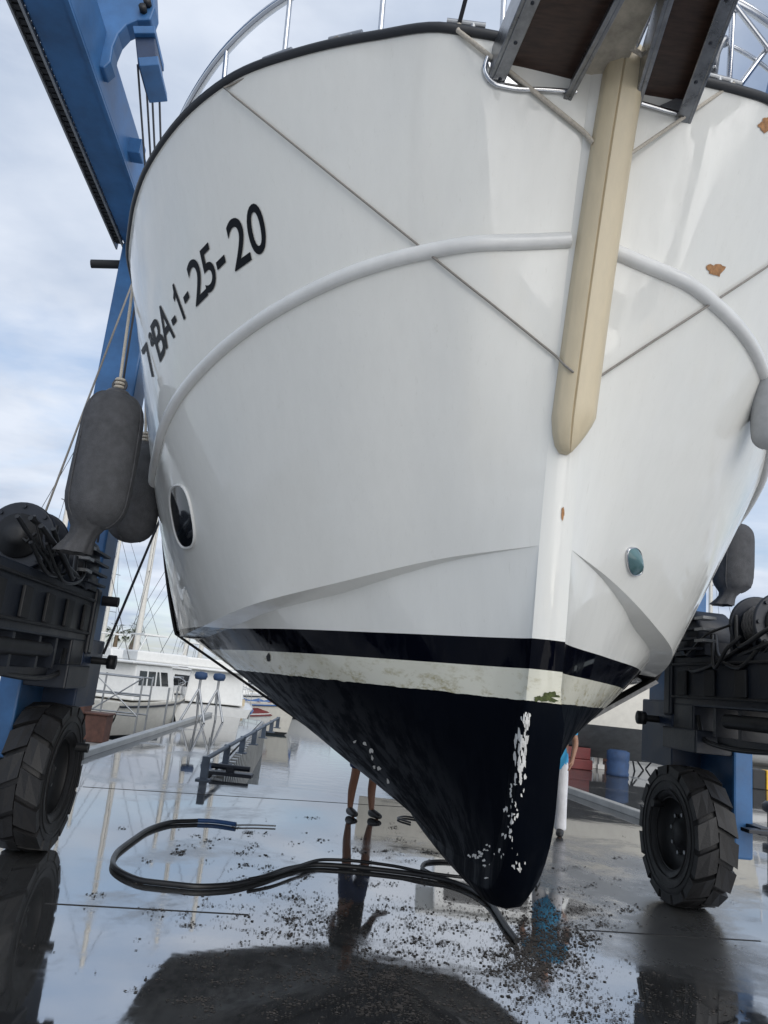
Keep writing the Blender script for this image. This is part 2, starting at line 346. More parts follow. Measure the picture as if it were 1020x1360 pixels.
def quad0(v):
    c, k, s = Vector(chine(0)), Vector(strake(0)), Vector(sheer(0)); vs = .52; x = v
    q = c*((x-vs)*(x-1)/vs) + k*(x*(x-1)/(vs*(vs-1))) + s*(x*(x-vs)/(1-vs)); l = c.lerp(k, x/vs) if x < vs else k.lerp(s, (x-vs)/(1-vs)); return q.x*.6+l.x*.4
def lower_pt(u, v):   # v 0 keel .. 1 inner chine; hollow forward, full aft
    k, c = Vector(keel(u)), Vector(chin(u)); p = k.lerp(c, v)
    t = min(1, max(0, (p.x-.5)/2.2)); t = t*t*(3-2*t)
    pw = 1.5-.55*t; p.y = k.y+(c.y-k.y)*v**pw
    p.y += 4*v*(1-v)*.05*t; return p
yacht = thing('motor_yacht', BW(4, 0, .66), 'large white motor yacht with blue-black bottom hanging in the slings', 'yacht')
def hullmat():
    mt = bpy.data.materials.new('hull_paint'); mt.use_nodes = True; t = mt.node_tree; p = t.nodes['Principled BSDF']
    gm = nd('ShaderNodeNewGeometry', t); sp = nd('ShaderNodeSeparateXYZ', t); t.links.new(gm.outputs['Position'], sp.inputs[0])
    def noise(sc, stretch=(1, 1, 1), det=6, ro=.6):
        mp = nd('ShaderNodeMapping', t); mp.inputs['Scale'].default_value = stretch; t.links.new(gm.outputs['Position'], mp.inputs[0])
        n = nd('ShaderNodeTexNoise', t); n.inputs['Scale'].default_value = sc; n.inputs['Detail'].default_value = det; n.inputs['Roughness'].default_value = ro
        t.links.new(mp.outputs[0], n.inputs['Vector']); return n
    def math_(op, a, b):
        n = nd('ShaderNodeMath', t, operation=op)
        for i, x in enumerate((a, b)):
            if isinstance(x, (int, float)): n.inputs[i].default_value = x
            else: t.links.new(x, n.inputs[i])
        return n.outputs[0]
    def mixc(f, a, b):
        n = nd('ShaderNodeMix', t, data_type='RGBA')
        if isinstance(f, (int, float)): n.inputs[0].default_value = f
        else: t.links.new(f, n.inputs[0])
        for i, x in ((6, a), (7, b)):
            if isinstance(x, tuple): n.inputs[i].default_value = (*x, 1)
            else: t.links.new(x, n.inputs[i])
        return n.outputs[2]
    # black paint carried higher aft of the slings to darken the hull's ground reflection
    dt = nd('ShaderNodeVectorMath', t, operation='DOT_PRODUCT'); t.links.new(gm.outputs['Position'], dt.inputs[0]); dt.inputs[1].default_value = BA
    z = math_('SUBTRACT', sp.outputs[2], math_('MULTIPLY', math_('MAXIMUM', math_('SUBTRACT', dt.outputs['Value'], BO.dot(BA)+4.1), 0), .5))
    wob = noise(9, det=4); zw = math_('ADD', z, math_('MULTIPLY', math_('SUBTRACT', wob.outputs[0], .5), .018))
    # white gelcoat with faint vertical run marks
    st = noise(5, (3, 3, .35), 8, .7); cl = noise(1.3, det=5)
    white = mixc(math_('MULTIPLY', st.outputs[0], .7), (.80, .795, .75), (.67, .665, .62)); white = mixc(math_('MULTIPLY', cl.outputs[0], .25), white, (.64, .64, .61))
    # fine vertical dirt runs
    dr = noise(11, (4, 4, .22), 9, .8); dc = nd('ShaderNodeValToRGB', t); dc.color_ramp.elements[0].position = .58; dc.color_ramp.elements[1].position = .74; t.links.new(dr.outputs[0], dc.inputs[0])
    white = mixc(math_('MULTIPLY', dc.outputs[0], .35), white, (.46, .44, .38))
    # weed stains in the lower white band
    sc = noise(7, (1, 1, 2.2), 10, .75); scum = nd('ShaderNodeValToRGB', t); scum.color_ramp.elements[0].position = .5; scum.color_ramp.elements[1].position = .68; t.links.new(sc.outputs[0], scum.inputs[0])
    band = mixc(math_('MULTIPLY', scum.outputs[0], math_('ADD', math_('MULTIPLY', math_('SUBTRACT', 1.75, z), 6), .35)), (.66, .645, .54), (.30, .25, .10))
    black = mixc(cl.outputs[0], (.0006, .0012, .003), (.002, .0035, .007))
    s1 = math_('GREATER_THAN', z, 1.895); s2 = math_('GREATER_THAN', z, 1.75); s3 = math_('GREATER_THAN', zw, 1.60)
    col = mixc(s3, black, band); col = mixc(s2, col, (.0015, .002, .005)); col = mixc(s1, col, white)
    # scraped spots in the antifouling
    scr = noise(26, (1, 1, .7), 6, .75); loc = noise(2.1, det=2)
    k = math_('MULTIPLY', math_('GREATER_THAN', scr.outputs[0], .66), math_('GREATER_THAN', loc.outputs[0], .62)); k = math_('MULTIPLY', k, math_('LESS_THAN', z, 1.2))
    col = mixc(k, col, (.45, .44, .42))
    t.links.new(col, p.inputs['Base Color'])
    rr = nd('ShaderNodeMix', t, data_type='FLOAT'); t.links.new(s3, rr.inputs[0]); rr.inputs[2].default_value = .46; rr.inputs[3].default_value = .10
    run = noise(3.2, (2.2, 2.2, .5), 9, .72); rc = nd('ShaderNodeValToRGB', t); rc.color_ramp.elements[0].position = .46; rc.color_ramp.elements[1].position = .56; t.links.new(run.outputs[0], rc.inputs[0])
    r2 = math_('ADD', math_('ADD', rr.outputs[0], -.06), math_('MULTIPLY', rc.outputs[0], .22)); t.links.new(r2, p.inputs['Roughness'])
    sl = nd('ShaderNodeMix', t, data_type='FLOAT'); t.links.new(s3, sl.inputs[0]); sl.inputs[2].default_value = .03; sl.inputs[3].default_value = .45; t.links.new(math_('SUBTRACT', sl.outputs[0], math_('MULTIPLY', math_('MULTIPLY', s2, math_('SUBTRACT', 1, s1)), .35)), p.inputs['Specular IOR Level'])
    bn = noise(1.6, (1, 1, .6), 2); bp = nd('ShaderNodeBump', t); bp.inputs['Strength'].default_value = .12; bp.inputs['Distance'].default_value = .03; t.links.new(bn.outputs[0], bp.inputs['Height']); t.links.new(bp.outputs[0], p.inputs['Normal'])
    return mt
M_hull = hullmat()
hb = MB()
NV = 26
for sg in (1, -1):
    rows = [[BW(p[0], sg*p[1], p[2]) for p in (upper_pt(u, j/NV) for j in range(NV+1))] for u in us]; hb.grid(rows)
    rows = [[BW(*(lambda q: (q[0], sg*q[1], q[2]))(Vector(chin(u)).lerp(Vector(chine(u)), j/2))) for j in range(3)] for u in us]; hb.grid(rows, smooth=True)
    rows = [[BW(p[0], sg*p[1], p[2]) for p in (lower_pt(u, j/18) for j in range(19))] for u in us]; hb.grid(rows)
# deck and transom
rows = [[BW(s[0], s[1]*x, s[2]-.015) for x in (-1, -.5, 0, .5, 1)] for s in (sheer(u) for u in us)]; hb.grid(rows)
tr = [Vector(upper_pt(1, j/10)) for j in range(11)]; lo = [Vector(lower_pt(1, j/6)) for j in range(7)]
rows = [[BW(p.x, p.y*x, p.z) for x in (-1, 0, 1)] for p in lo+tr]; hb.grid(rows, smooth=False)
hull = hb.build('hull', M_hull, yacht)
BVH = BVHTree.FromPolygons([v.copy() for v in hb.v], [tuple(f) for f in hb.f])
# stem face: rounded strip between the two sides, down and under as the keel bar
def stemmat():
    mt = M_hull.copy(); mt.name = 'stem_paint'; t = mt.node_tree; return mt
sc = curve3([(s, 0, z) for s, z in STEM[::-1]] + [(.8, 0, .635), (1.4, 0, .64), (2.2, 0, .67), (3, 0, .74), (4, 0, .92), (5, 0, 1.30), (6, 0, 1.66), (7.5, 0, 2.02), (9, 0, 2.25)])
sm_ = MB(); rows = []
for i in range(161):
    u = (i/160); q = sc(u); q2 = sc(min(1, u+.002)); q1 = sc(max(0, u-.002)); tx, tz = q2[0]-q1[0], q2[2]-q1[2]; L = math.hypot(tx, tz); nx, nz = tz/L, -tx/L   # outward normal (forward / down)
    if nx > 0 and abs(nx) > abs(nz): nx, nz = -nx, -nz
    if abs(nz) >= abs(nx) and nz > 0: nx, nz = -nx, -nz
    low = min(1, max(0, (1.62-q[2])/.08)); wdt = HB*(1+.22*low)
    toe = low*min(1, max(0, (1.0-q[2])/.3)); row = []
    for bb, of in ((wdt, -.10), (wdt, .001+.044*low), (wdt*(.86+.11*low), .006+.046*low), (wdt*.45, .016+.040*low), (0, .02+.038*low), (-wdt*.45, .016+.040*low), (-wdt*(.86+.11*low), .006+.046*low), (-wdt, .001+.044*low), (-wdt, -.10)):
        of += toe*(.030*(1-(bb/wdt)**2)-.045*(abs(bb/wdt) > .9)) if of > -.05 else 0; row.append(BW(q[0]+nx*of, bb, q[2]+nz*of))
    rows.append(row)
sm_.grid(rows, smooth=True)
stem = sm_.build('stem', M_hull, yacht)
stem.data.set_sharp_from_angle(angle=math.radians(50)) if hasattr(stem.data, 'set_sharp_from_angle') else None
BVHS = BVHTree.FromPolygons([v.copy() for v in sm_.v], [tuple(f) for f in sm_.f])
def hullhit(x, y):
    a = BVH.ray_cast(CAM, pray(x, y)); b = BVHS.ray_cast(CAM, pray(x, y))
    if a[0] is None and b[0] is None: return None
    if b[0] is not None and (a[0] is None or b[3] < a[3]): a = b
    n = a[1]; n = n if n.dot(pray(x, y)) < 0 else -n
    return a[0], n
# rubbing strake moulding and deck-edge rubber
for sg in (1, -1):
    pts = []
    for u in us[1:]:
        p = upper_pt(u, .52); pts.append(BW(p.x, sg*p.y, p.z))
    mb = MB(); mb.tube(pts, .042, 12); o = mb.build('rub_strake', M_white, yacht)
    pts = [BW(s[0], sg*s[1], s[2]+.012) for s in (sheer(u) for u in us)]
    mb = MB(); mb.tube(pts, .028, 10); mb.build('deck_edge_rubber', mat('edge_rubber', (.02, .022, .026), .5), yacht)
    # white toe rail standing inside the rubber
    mb = MB(); rows = [[BW(s[0]+.03, sg*(s[1]-.05), s[2]), BW(s[0]+.03, sg*(s[1]-.05), s[2]+.05), BW(s[0]+.06, sg*(s[1]-.09), s[2]+.05), BW(s[0]+.06, sg*(s[1]-.09), s[2])] for s in (sheer(u) for u in us)]
    mb.grid(rows); mb.build('toe_rail', M_white, yacht)
# letters, put on the hull surface glyph by glyph
def glyph(ch):
    cu = bpy.data.curves.new('g', 'FONT'); cu.body = ch; cu.size = 1; cu.offset = .012; cu.resolution_u = 6
    ob = bpy.data.objects.new('g', cu); COL.objects.link(ob); dg = bpy.context.evaluated_depsgraph_get(); ev = ob.evaluated_get(dg)
    me = bpy.data.meshes.new_from_object(ev); bm = bmesh.new(); bm.from_mesh(me)
    bmesh.ops.triangulate(bm, faces=bm.faces); bmesh.ops.subdivide_edges(bm, edges=[e for e in bm.edges if e.calc_length() > .12], cuts=2, use_grid_fill=True); bmesh.ops.triangulate(bm, faces=bm.faces)
    vs = [v.co.copy() for v in bm.verts]; fs = [tuple(v.index for v in f.verts) for f in bm.faces]; bm.free()
    bpy.data.objects.remove(ob); bpy.data.curves.remove(cu); bpy.data.meshes.remove(me); return vs, fs
#        char, left-bottom px, right-bottom px, cap vector px
LET = [('7', (202, 503), (209, 491), (-14, -38)), ('ª', (209, 485), (213, 478), (-12, -40)), ('B', (213, 481), (222, 464), (-13, -48)), ('A', (221, 464), (233, 446), (-14, -49)), ('-', (234, 444), (239, 437), (-15, -47)),
       ('1', (240, 433), (250, 418), (-16, -46)), ('-', (250, 416), (256, 407), (-15, -52)), ('2', (261, 407), (277, 391), (-14, -54)), ('5', (276, 391), (290, 376), (-12, -56)),
       ('-', (293, 373), (304, 362), (-14, -60)), ('2', (313, 360), (335, 344), (-14, -62)), ('0', (337, 343), (358, 327), (-13, -63))]
for ch, a, b, cv in LET:
    vs, fs = glyph(ch) if ch != '1' else ([Vector((x, y, 0)) for x, y in ((0, 0), (.40, 0), (.58, 0), (.58, .70), (.45, .70), (.36, .58), (.20, .51), (.20, .42), (.40, .50), (.8, 0))], [(1, 2, 3, 4, 5, 8), (5, 6, 7, 8)]); x0 = min(v.x for v in vs); x1 = max(v.x for v in vs); mb = MB(); ok = []
    for v in vs:
        tx = (v.x-x0)/(x1-x0); ty = v.y/.70
        px = a[0]+(b[0]-a[0])*tx+cv[0]*ty; py = a[1]+(b[1]-a[1])*tx+cv[1]*ty
        h = hullhit(px, py); ok.append(h[0]+h[1]*.005 if h else None)
    if all(k is not None for k in ok):
        mb.add(ok, fs); mb.build('registration_letter', M_letter, yacht)
# patches and small marks on the hull (own thin pieces)
def patch(name, px, py, rx, ry, material, parent, seed=0, n=22, rough=.35, off=.004):
    rnd = random.Random(seed); pts = []; ph = [rnd.random()*6.28 for _ in range(4)]
    c = hullhit(px, py)
    if not c: return
    vs = [c[0]+c[1]*off]; 
    for i in range(n):
        t = 2*math.pi*i/n; r = 1+rough*(.5*math.sin(2*t+ph[0])+.4*math.sin(3*t+ph[1])+.35*math.sin(5*t+ph[2])+.3*math.sin(9*t+ph[3]))*.6
        h = hullhit(px+rx*r*math.cos(t), py+ry*r*math.sin(t))
        if not h: return
        vs.append(h[0]+h[1]*off)
    mb = MB(); mb.add(vs, [(0, 1+i, 1+(i+1) % n) for i in range(n)]); return mb.build(name, material, parent)
patch('bare_patch', 950, 358, 10, 9, M_brown, yacht, 3, rough=.6)
patch('bare_patch', 1016, 166, 9, 9, M_brown, yacht, 5, rough=.6)
patch('bare_patch', 747, 682, 2, 9, M_brown, yacht, 9)
M_weed = mat('green_weed', (.06, .075, .02), .9, var=.6, vscale=40, bump=.6, bscale=60)
patch('weed_patch', 731, 926, 11, 8, M_weed, yacht, 8, rough=.6)
patch('weed_patch', 716, 928, 6, 4, M_weed, yacht, 4, rough=.7)
patch('weed_patch', 357, 873, 3, 5, mat('scratch_black', (.01, .01, .01), .6), yacht, 6)
# scraped white primer flakes on the black stem
M_prim = mat('bare_primer', (.62, .61, .58), .7, var=.25, vscale=60)
rnd = random.Random(11)
for k in range(120):
    t = rnd.random(); 
    if k < 46: px, py = 700+rnd.gauss(0, 5)-t*10, 948+t*85; rx, ry = rnd.uniform(.5, 2.0), rnd.uniform(3, 10)
    elif k < 84: px, py = 692-t*24+rnd.gauss(0, 5), 1035+t*105; rx, ry = rnd.uniform(.5, 1.6), rnd.uniform(1.0, 4)
    elif k < 104: px, py = 640+rnd.gauss(0, 9), 1138+rnd.gauss(0, 8); rx, ry = rnd.uniform(.6, 2.4), rnd.uniform(.8, 2.4)
    elif k < 112: px, py = 688+rnd.gauss(0, 4), 1147+rnd.gauss(0, 7); rx, ry = rnd.uniform(1, 3), rnd.uniform(1.5, 4)
    else: px, py = 480+(k-112)*5+rnd.gauss(0, 3), 985+(k-112)*7.5+rnd.gauss(0, 3); rx, ry = rnd.uniform(1, 2.6), rnd.uniform(1.5, 4)
    patch('primer_flake', px, py, rx, ry, M_prim, yacht, k, n=9, rough=.8, off=.003)
# portholes
def porthole(px, py, rx, ry, tilt, frame_m, glass_m, dome):
    mb = MB(); ring = []; n = 36; ct, st = math.cos(tilt), math.sin(tilt)
    def pt(k, t):
        # super-ellipse
        c, s = math.cos(t), math.sin(t); e = .75; ax = rx*k*math.copysign(abs(c)**e, c); ay = ry*k*math.copysign(abs(s)**e, s)
        return hullhit(px+ax*ct-ay*st, py+ax*st+ay*ct)
    rows = []
    for k, of in ((1.0, .0), (1.0, .012), (.97, .018), (.93, .014), (.91, .004)):
        row = []
        for i in range(n+1):
            h = pt(k, 2*math.pi*i/n)
            if not h: return None
            row.append(h[0]+h[1]*of)
        rows.append(row)
    mb.grid(rows); fr = mb.build('porthole', frame_m, yacht)
    mb = MB(); rows = []
    for k in (.94, .6, .3, .02):
        row = []
        for i in range(n+1):
            h = pt(k, 2*math.pi*i/n); row.append(h[0]+h[1]*(.008+dome*(1-k*k)))
        rows.append(row)
    mb.grid(rows); mb.build('pane', glass_m, fr); return fr
porthole(243, 686, 14, 44, math.radians(-10), M_white, M_glass, .0)
porthole(841, 745, 10, 19, math.radians(-8), M_steel, M_teal, .05)
# bow platform: two long wooden-bottomed troughs reaching forward from the stem head
for sg in (1, -1):
    b0, b1 = (.18, .63) if sg > 0 else (.165, .50)
    S0, S1 = -.22, -1.35
    z0 = 4.60
    def P(S, b, z): return BW(S, sg*(b-(.08 if sg > 0 else .20)*(S0-S)), z+.22*(S0-S))
    mb = MB(); mb.box(S1, S0, b0+.02, b1-.02, z0+.10, z0+.14, P); tro = mb.build('platform_panel', M_wood, yacht)
    mb = MB()
    for e0, e1 in ((b0, b0+.02), (b1-.02, b1)): mb.box(S1, S0, e0, e1, z0, z0+.18, P)
    mb.box(S1, S0, b1-.085, b1-.02, z0+.0, z0+.012, P); mb.box(S1, S0, b0+.02, b0+.045, z0, z0+.012, P)
    mb.box(S0-.01, S0+.01, b0, b1, z0-.01, z0+.2, P)
    mb.build('side_channel', M_wsteel, tro, bevel=.004)
    for k in range(6):
        mb = MB(); c = P(S0-.12-.19*k, b1-.055, z0-.001); mb.lathe([(0, -.004), (.009, -.003), (.01, .004)], c, (0, 0, 1), 10); mb.build('bolt', M_navy, tro)
    # bright mounting hoop and plate on the hull at the root
    hp = [(647, 78), (643, 92), (648, 106), (660, 115), (680, 119), (720, 121), (764, 124)] if sg > 0 else [(846, 138), (870, 145), (895, 152), (910, 153), (919, 146), (923, 136)]
    hh = [hullhit(*q) for q in hp]; mb = MB(); mb.tube(smooth_path([h[0]+h[1]*.014 for h in hh if h], 30), .013, 8); mb.build('mounting_hoop', M_steel, tro)
    hp = [(648, 84), (660, 80), (676, 100), (694, 115), (672, 116), (655, 108)] if sg > 0 else [(872, 143), (905, 128), (916, 132), (914, 146), (900, 149)]
    hh = [hullhit(*q) for q in hp]; mb = MB(); mb.add([h[0]+h[1]*.010 for h in hh if h], [tuple(range(len([h for h in hh if h])))]); mb.build('mounting_plate', M_steel, tro)
# cream centre plate and twin rods between the troughs
mb = MB(); mb.box(-1.3, -.3, -.06, .15, 4.76, 4.79, lambda a, b, c: BW(a, b, c+.22*(-.3-a))); mb.build('centre_plate', mat('stained_plate', (.40, .36, .29), .6, var=.4, vscale=8), yacht)
for bb in (-.035, .0):
    mb = MB(); mb.tube([BW(-.45, bb-.06, 4.86), BW(-1.3, bb-.06, 5.2)], .011, 8); mb.build('roller_rod', M_steel, yacht)
# stainless pulpit rails
def rail(pixS, name='pulpit_rail', r=.019):
    pts = [BW(s, b, z) for s, b, z in pixS]; mb = MB(); mb.tube(smooth_path(pts, 40), r, 10); return mb.build(name, M_steel, yacht)
top = [];
for u in [i/20 for i in range(0, 9)]:
    s = sheer(u*.62); top.append((s[0]+.02, s[1]-.02, s[2]+ .62*min(1, .25+abs(1-u)*1.0)))
def railside(sg):
    pts = []
    for u, h in ((.012, .62), (.05, .62), (.09, .60), (.13, .56), (.17, .48), (.21, .36), (.245, .20), (.265, .02)):
        s = sheer(u); pts.append((s[0]+.02, sg*(s[1]-.05), s[2]+h))
    r_ = rail(pts, r=.027)
    for u, h in ((.05, .61), (.11, .57), (.165, .47), (.21, .34)):
        s = sheer(u); mb = MB(); mb.tube([BW(s[0]+.03, sg*(s[1]-.07), s[2]), BW(s[0]+.02, sg*(s[1]-.05), s[2]+h)], .015, 8); mb.build('stanchion', M_steel, yacht)
    pts = []
    for u, h in ((.012, .32), (.05, .32), (.11, .30), (.165, .25)):
        s = sheer(u); pts.append((s[0]+.02, sg*(s[1]-.05), s[2]+h))
    if sg < 0: rail(pts, r=.013)
railside(1); railside(-1)
for a_, b_ in (((-.30, -.70, 4.86), (-.42, -.66, 5.50)), ((-.30, -.72, 4.86), (-.25, -.98, 5.30)), ((-.42, -.66, 5.32), (-.20, -1.12, 5.20)), ((-.36, -.58, 4.95), (-.36, -.60, 5.5))):
    mb = MB(); mb.tube([BW(*a_), BW(*b_)], .017, 8); mb.build('pulpit_strut', M_steel, yacht)
mb = MB(); mb.tube(smooth_path([BW(-.33, -.60, 4.95), BW(-.40, -.57, 5.0), BW(-.42, -.60, 5.08), BW(-.36, -.64, 5.12)], 12), .02, 8); mb.build('bow_shackle', M_wsteel, yacht)
# cleats / fairleads at the deck edge
def cleat(px, py, Y, nm='deck_cleat'):
    c = at_depth(px, py, Y); mb = MB(); mb.tube([c+BL*.12+Vector((0, 0, .05)), c-BL*.12+Vector((0, 0, .05))], .02, 8); mb.tube([c, c+Vector((0, 0, .05))], .025, 8); mb.tube([c+BA*.05+BL*.04, c+BA*.05+BL*.04+Vector((0, 0, .05))], .018, 8); mb.build(nm, M_galv, yacht)
for u, sg in ((.064, 1), (.055, -1), (.125, 1), (.165, 1)):
    s = sheer(u); c = BW(s[0]+.02, sg*(s[1]-.03), s[2]+.03); mb = MB()
    t2 = sheer(u+.01); d = (BW(t2[0], sg*t2[1], t2[2])-BW(s[0], sg*s[1], s[2])).normalized()
    mb.tube([c-d*.10+Vector((0, 0, .05)), c+d*.10+Vector((0, 0, .05))], .017, 8); mb.tube([c-d*.035, c-d*.035+Vector((0, 0, .05))], .017, 8); mb.tube([c+d*.035, c+d*.035+Vector((0, 0, .05))], .017, 8)
    mb.build('deck_cleat', M_galv, yacht)

# ------------------------------------------------------------------ cream fender board lashed to the stem
def stemS(z):
    zs = [q[1] for q in STEM]; return pchip(zs, [q[0] for q in STEM], z)
mb = MB(); rows = []
ZB = [(2.82, .05), (2.85, .45), (2.89, .70), (2.94, .88), (3.0, 1)] + [(3.05+.17*k, 1) for k in range(11)] + [(4.80, .97), (4.86, .88), (4.90, .7), (4.92, .35)]
for z, k in ZB:
    s0 = stemS(z)-.028; x = .105*k; row = []
    sh = -.02-.05*(z-2.9)/1.8
    dz = 0
    for bb, of in ((1, .02), (1.0, -.035), (.92, -.055), (.42, -.085), (.36, -.088), (.31, -.078), (.25, -.090), (-.45, -.098), (-.72, -.09), (-.93, -.06), (-1, -.03), (-1, .02)):
        row.append(BW(s0+of*(.35+.65*k), sh+bb*x, z - (max(0, 3.0-z)/.18)*.75*bb*x))
    rows.append(row+[row[0]])
mb.grid(rows); mb.add(rows[0][:-1], [tuple(range(len(rows[0])-1))]); mb.add(rows[-1][:-1], [tuple(range(len(rows[0])-1))])
board = mb.build('fender_board', M_pole, tag=('long cream moulded fender board lashed upright against the stem', 'fender board'))
board.data.set_sharp_from_angle(angle=math.radians(48))
BVHB = BVHTree.FromPolygons([v.copy() for v in mb.v], [tuple(f) for f in mb.f])
def boardpt(px, py):
    h = BVHB.ray_cast(CAM, pray(px, py)); 
    return h[0] if h[0] else at_depth(px, py, 3.45)
def deckpt(u, sg, up=.05):
    s = sheer(u); return BW(s[0], sg*(s[1]+.01), s[2]+up)
def over_hull(a, b, n=16, off=.016):
    pts = []
    for i in range(n):
        t = i/(n-1); x = a[0]+(b[0]-a[0])*t; y = a[1]+(b[1]-a[1])*t; h = hullhit(x, y); pts.append((h[0]+h[1]*off) if h else None)
    return pts
def rope(name, pts, r, material, label, sag=0.0, group=None, n=14):
    pts = [Vector(p) for p in pts]
    if len(pts) == 2:
        a, b = pts; pts = [a.lerp(b, i/(n-1)) - Vector((0, 0, sag*4*(i/(n-1))*(1-i/(n-1)))) for i in range(n)]
    mb = MB(); mb.tube(pts, r, 8); return mb.build(name, material, tag=(label, 'rope' if name == 'rope' else 'cable', group))
e = boardpt(788, 190); rope('rope', [q for q in [deckpt(.064, 1)]+over_hull((608, 44), (778, 181), 26, .02)+[e] if q is not None], .012, M_rope, 'pale rope from bow cleat to the top hole of the cream board, starboard')
e2 = BW(stemS(4.35)-.09, -.12, 4.33); rope('rope', [deckpt(.055, -1), e2], .010, M_rope, 'pale rope from right deck edge cleat to the upper part of the board')
e = boardpt(761, 494); h0 = hullhit(292, 112); 
rope('rope', [q for q in [deckpt(.125, 1)]+over_hull((300, 118), (738, 474), 40)+[boardpt(x_, y_)-pray(x_, y_)*.012 for x_, y_ in ((749, 484), (755, 489), (760, 493))]+[e] if q is not None], .0062, M_brope, 'thin brown rope across the bow below the registration number')
e2 = BW(stemS(3.3)-.06, -.135, 3.30); rope('rope', [q for q in over_hull((792, 502), (1019, 352), 28)+[deckpt(.16, -1)] if q is not None], .0062, M_brope, 'thin rope from right deck edge to the lower part of the board')
# turns of rope at the board's head
mb = MB(); c = BW(stemS(4.80)-.07, -.07, 4.80); pts = [c+BL*(.125*math.cos(t))+BA*(-.085*math.sin(t))+Vector((0, 0, .05*math.cos(t)+.012*t/6.28)) for t in [k*.35 for k in range(37)]]
mb.tube(pts, .009, 6); mb.tube([pts[20]+Vector((0,0,-.02)), pts[20]+Vector((0,0,.03))], .02, 8); mb.build('rope_lashing', M_rope, tag=('pale rope lashing wound round the head of the cream board', 'rope'))
# dark mooring rope end going up from the starboard bow cleat
rope('rope', [deckpt(.064, 1), BW(-1.1, .75, 5.45)], .011, M_dkrope, 'black rope leading up from the bow cleat over the platform')

# ------------------------------------------------------------------ fenders hanging from the yacht
def fender(px, py, Y, length, dia, material, label, top_px=None, flap=True, lean=0):
    c = at_depth(px, py, Y); rt = thing('boat_fender', c-Vector((0, 0, length/2)), label, 'fender', 'fenders hung along the yacht')
    r = dia/2; prof = []
    L = length
    for z, k in ((-.5, .02), (-.495, .22), (-.48, .45), (-.455, .64), (-.42, .80), (-.38, .91), (-.33, .975), (-.26, 1.0), (-.1, 1.02), (.1, 1.0), (.25, .98), (.33, .95), (.385, .90), (.425, .82), (.455, .71), (.477, .58), (.49, .43), (.497, .26), (.5, .1), (.5, .0)): prof.append((r*k, L*z))
    mb = MB(); mb.lathe(prof, c, (0, 0, 1), 36)
    rd = random.Random(int(px)); ph = rd.random()*6
    for i, v in enumerate(mb.v):   # soft wrinkles of the cover
        q = v-c; t = math.atan2(q.y, q.x); f = 1+.018*math.sin(5*t+ph+q.z*6)+.012*math.sin(q.z*21+2*t); mb.v[i] = Vector((c.x+q.x*f+lean*q.z, c.y+q.y*f, v.z))
    mb.build('cover', material, rt)
    for a_ in range(3):
        t0 = a_*2.1+.5+px*.01; mb = MB(); pts = []
        for r_, z_ in prof[2:-2]:
            q = Vector((r_*1.012*math.cos(t0), r_*1.012*math.sin(t0), z_)); pts.append(c+Vector((q.x+lean*q.z, q.y, q.z)))
        mb.tube(pts, .006, 6); mb.build('seam', material, rt)
    if flap:
        mb = MB(); rows = []
        for k in range(7):
            z = -.40-.27*k/6; row = []
            for j in range(25):
                t = 2*math.pi*j/24; rr = r*(.86, .70, .50, .42, .44, .50, .56)[k]*(1+.16*math.sin(7*t)*k/6); row.append(c+Vector((rr*math.cos(t)-.10*k/6*1.2, rr*math.sin(t), L*z)))
            rows.append(row)
        mb.grid(rows); mb.build('gathered_end', material, rt)
    mb = MB(); mb.lathe([(r*.42, .47*L), (r*.46, .49*L), (r*.34, .52*L), (r*.2, .535*L), (0, .54*L)], c, (0, 0, 1), 20); mb.tube([c+Vector((0, 0, .52*L))+Vector((.05*math.cos(t), 0, .05+.05*math.sin(t))) for t in [k*.5 for k in range(14)]], .012, 8)
    mb.build('eye', mat('fender_eye', (.06, .06, .065), .5), rt)
    if top_px:
        mb = MB(); mb.tube([c+Vector((0, 0, .53*L)), top_px], .012, 8); mb.build('lanyard', M_rope, rt)
        for kk in range(3):
            cc = c+Vector((0, 0, .55*L+.03*kk)); mb = MB(); mb.tube([cc+Vector((.03*math.cos(t), .03*math.sin(t), 0)) for t in [q*.6 for q in range(12)]], .012, 6); mb.build('knot', M_rope, rt)
    return rt
s = sheer(.33)
fender(140, 612, 5.55, 1.06, .455, M_fend, 'big dark grey cloth fender with gathered end beside the blue lift leg', BW(2.4, 2.80, 4.66))
fender(181, 655, 6.4, .86, .40, M_fend, 'smaller dark grey fender tucked behind the big one', BW(3.2, 2.80, 4.55), flap=False)
fender(974, 742, 8.0, .76, .40, M_fend, 'dark grey fender with knotted neck above the winch opposite the registration number', BW(4.4, -2.80, 4.42), lean=.05)
h = hullhit(1012, 540)
if h:
    q = h[0]+h[1]*.16; c2 = q.copy(); Y = q.y
    fender(1026, 545, Y-.05, .50, .24, M_fend2, 'pale grey fender against the bow side with the bare brown patches', BW(.9, -2.38, 4.86), flap=False)
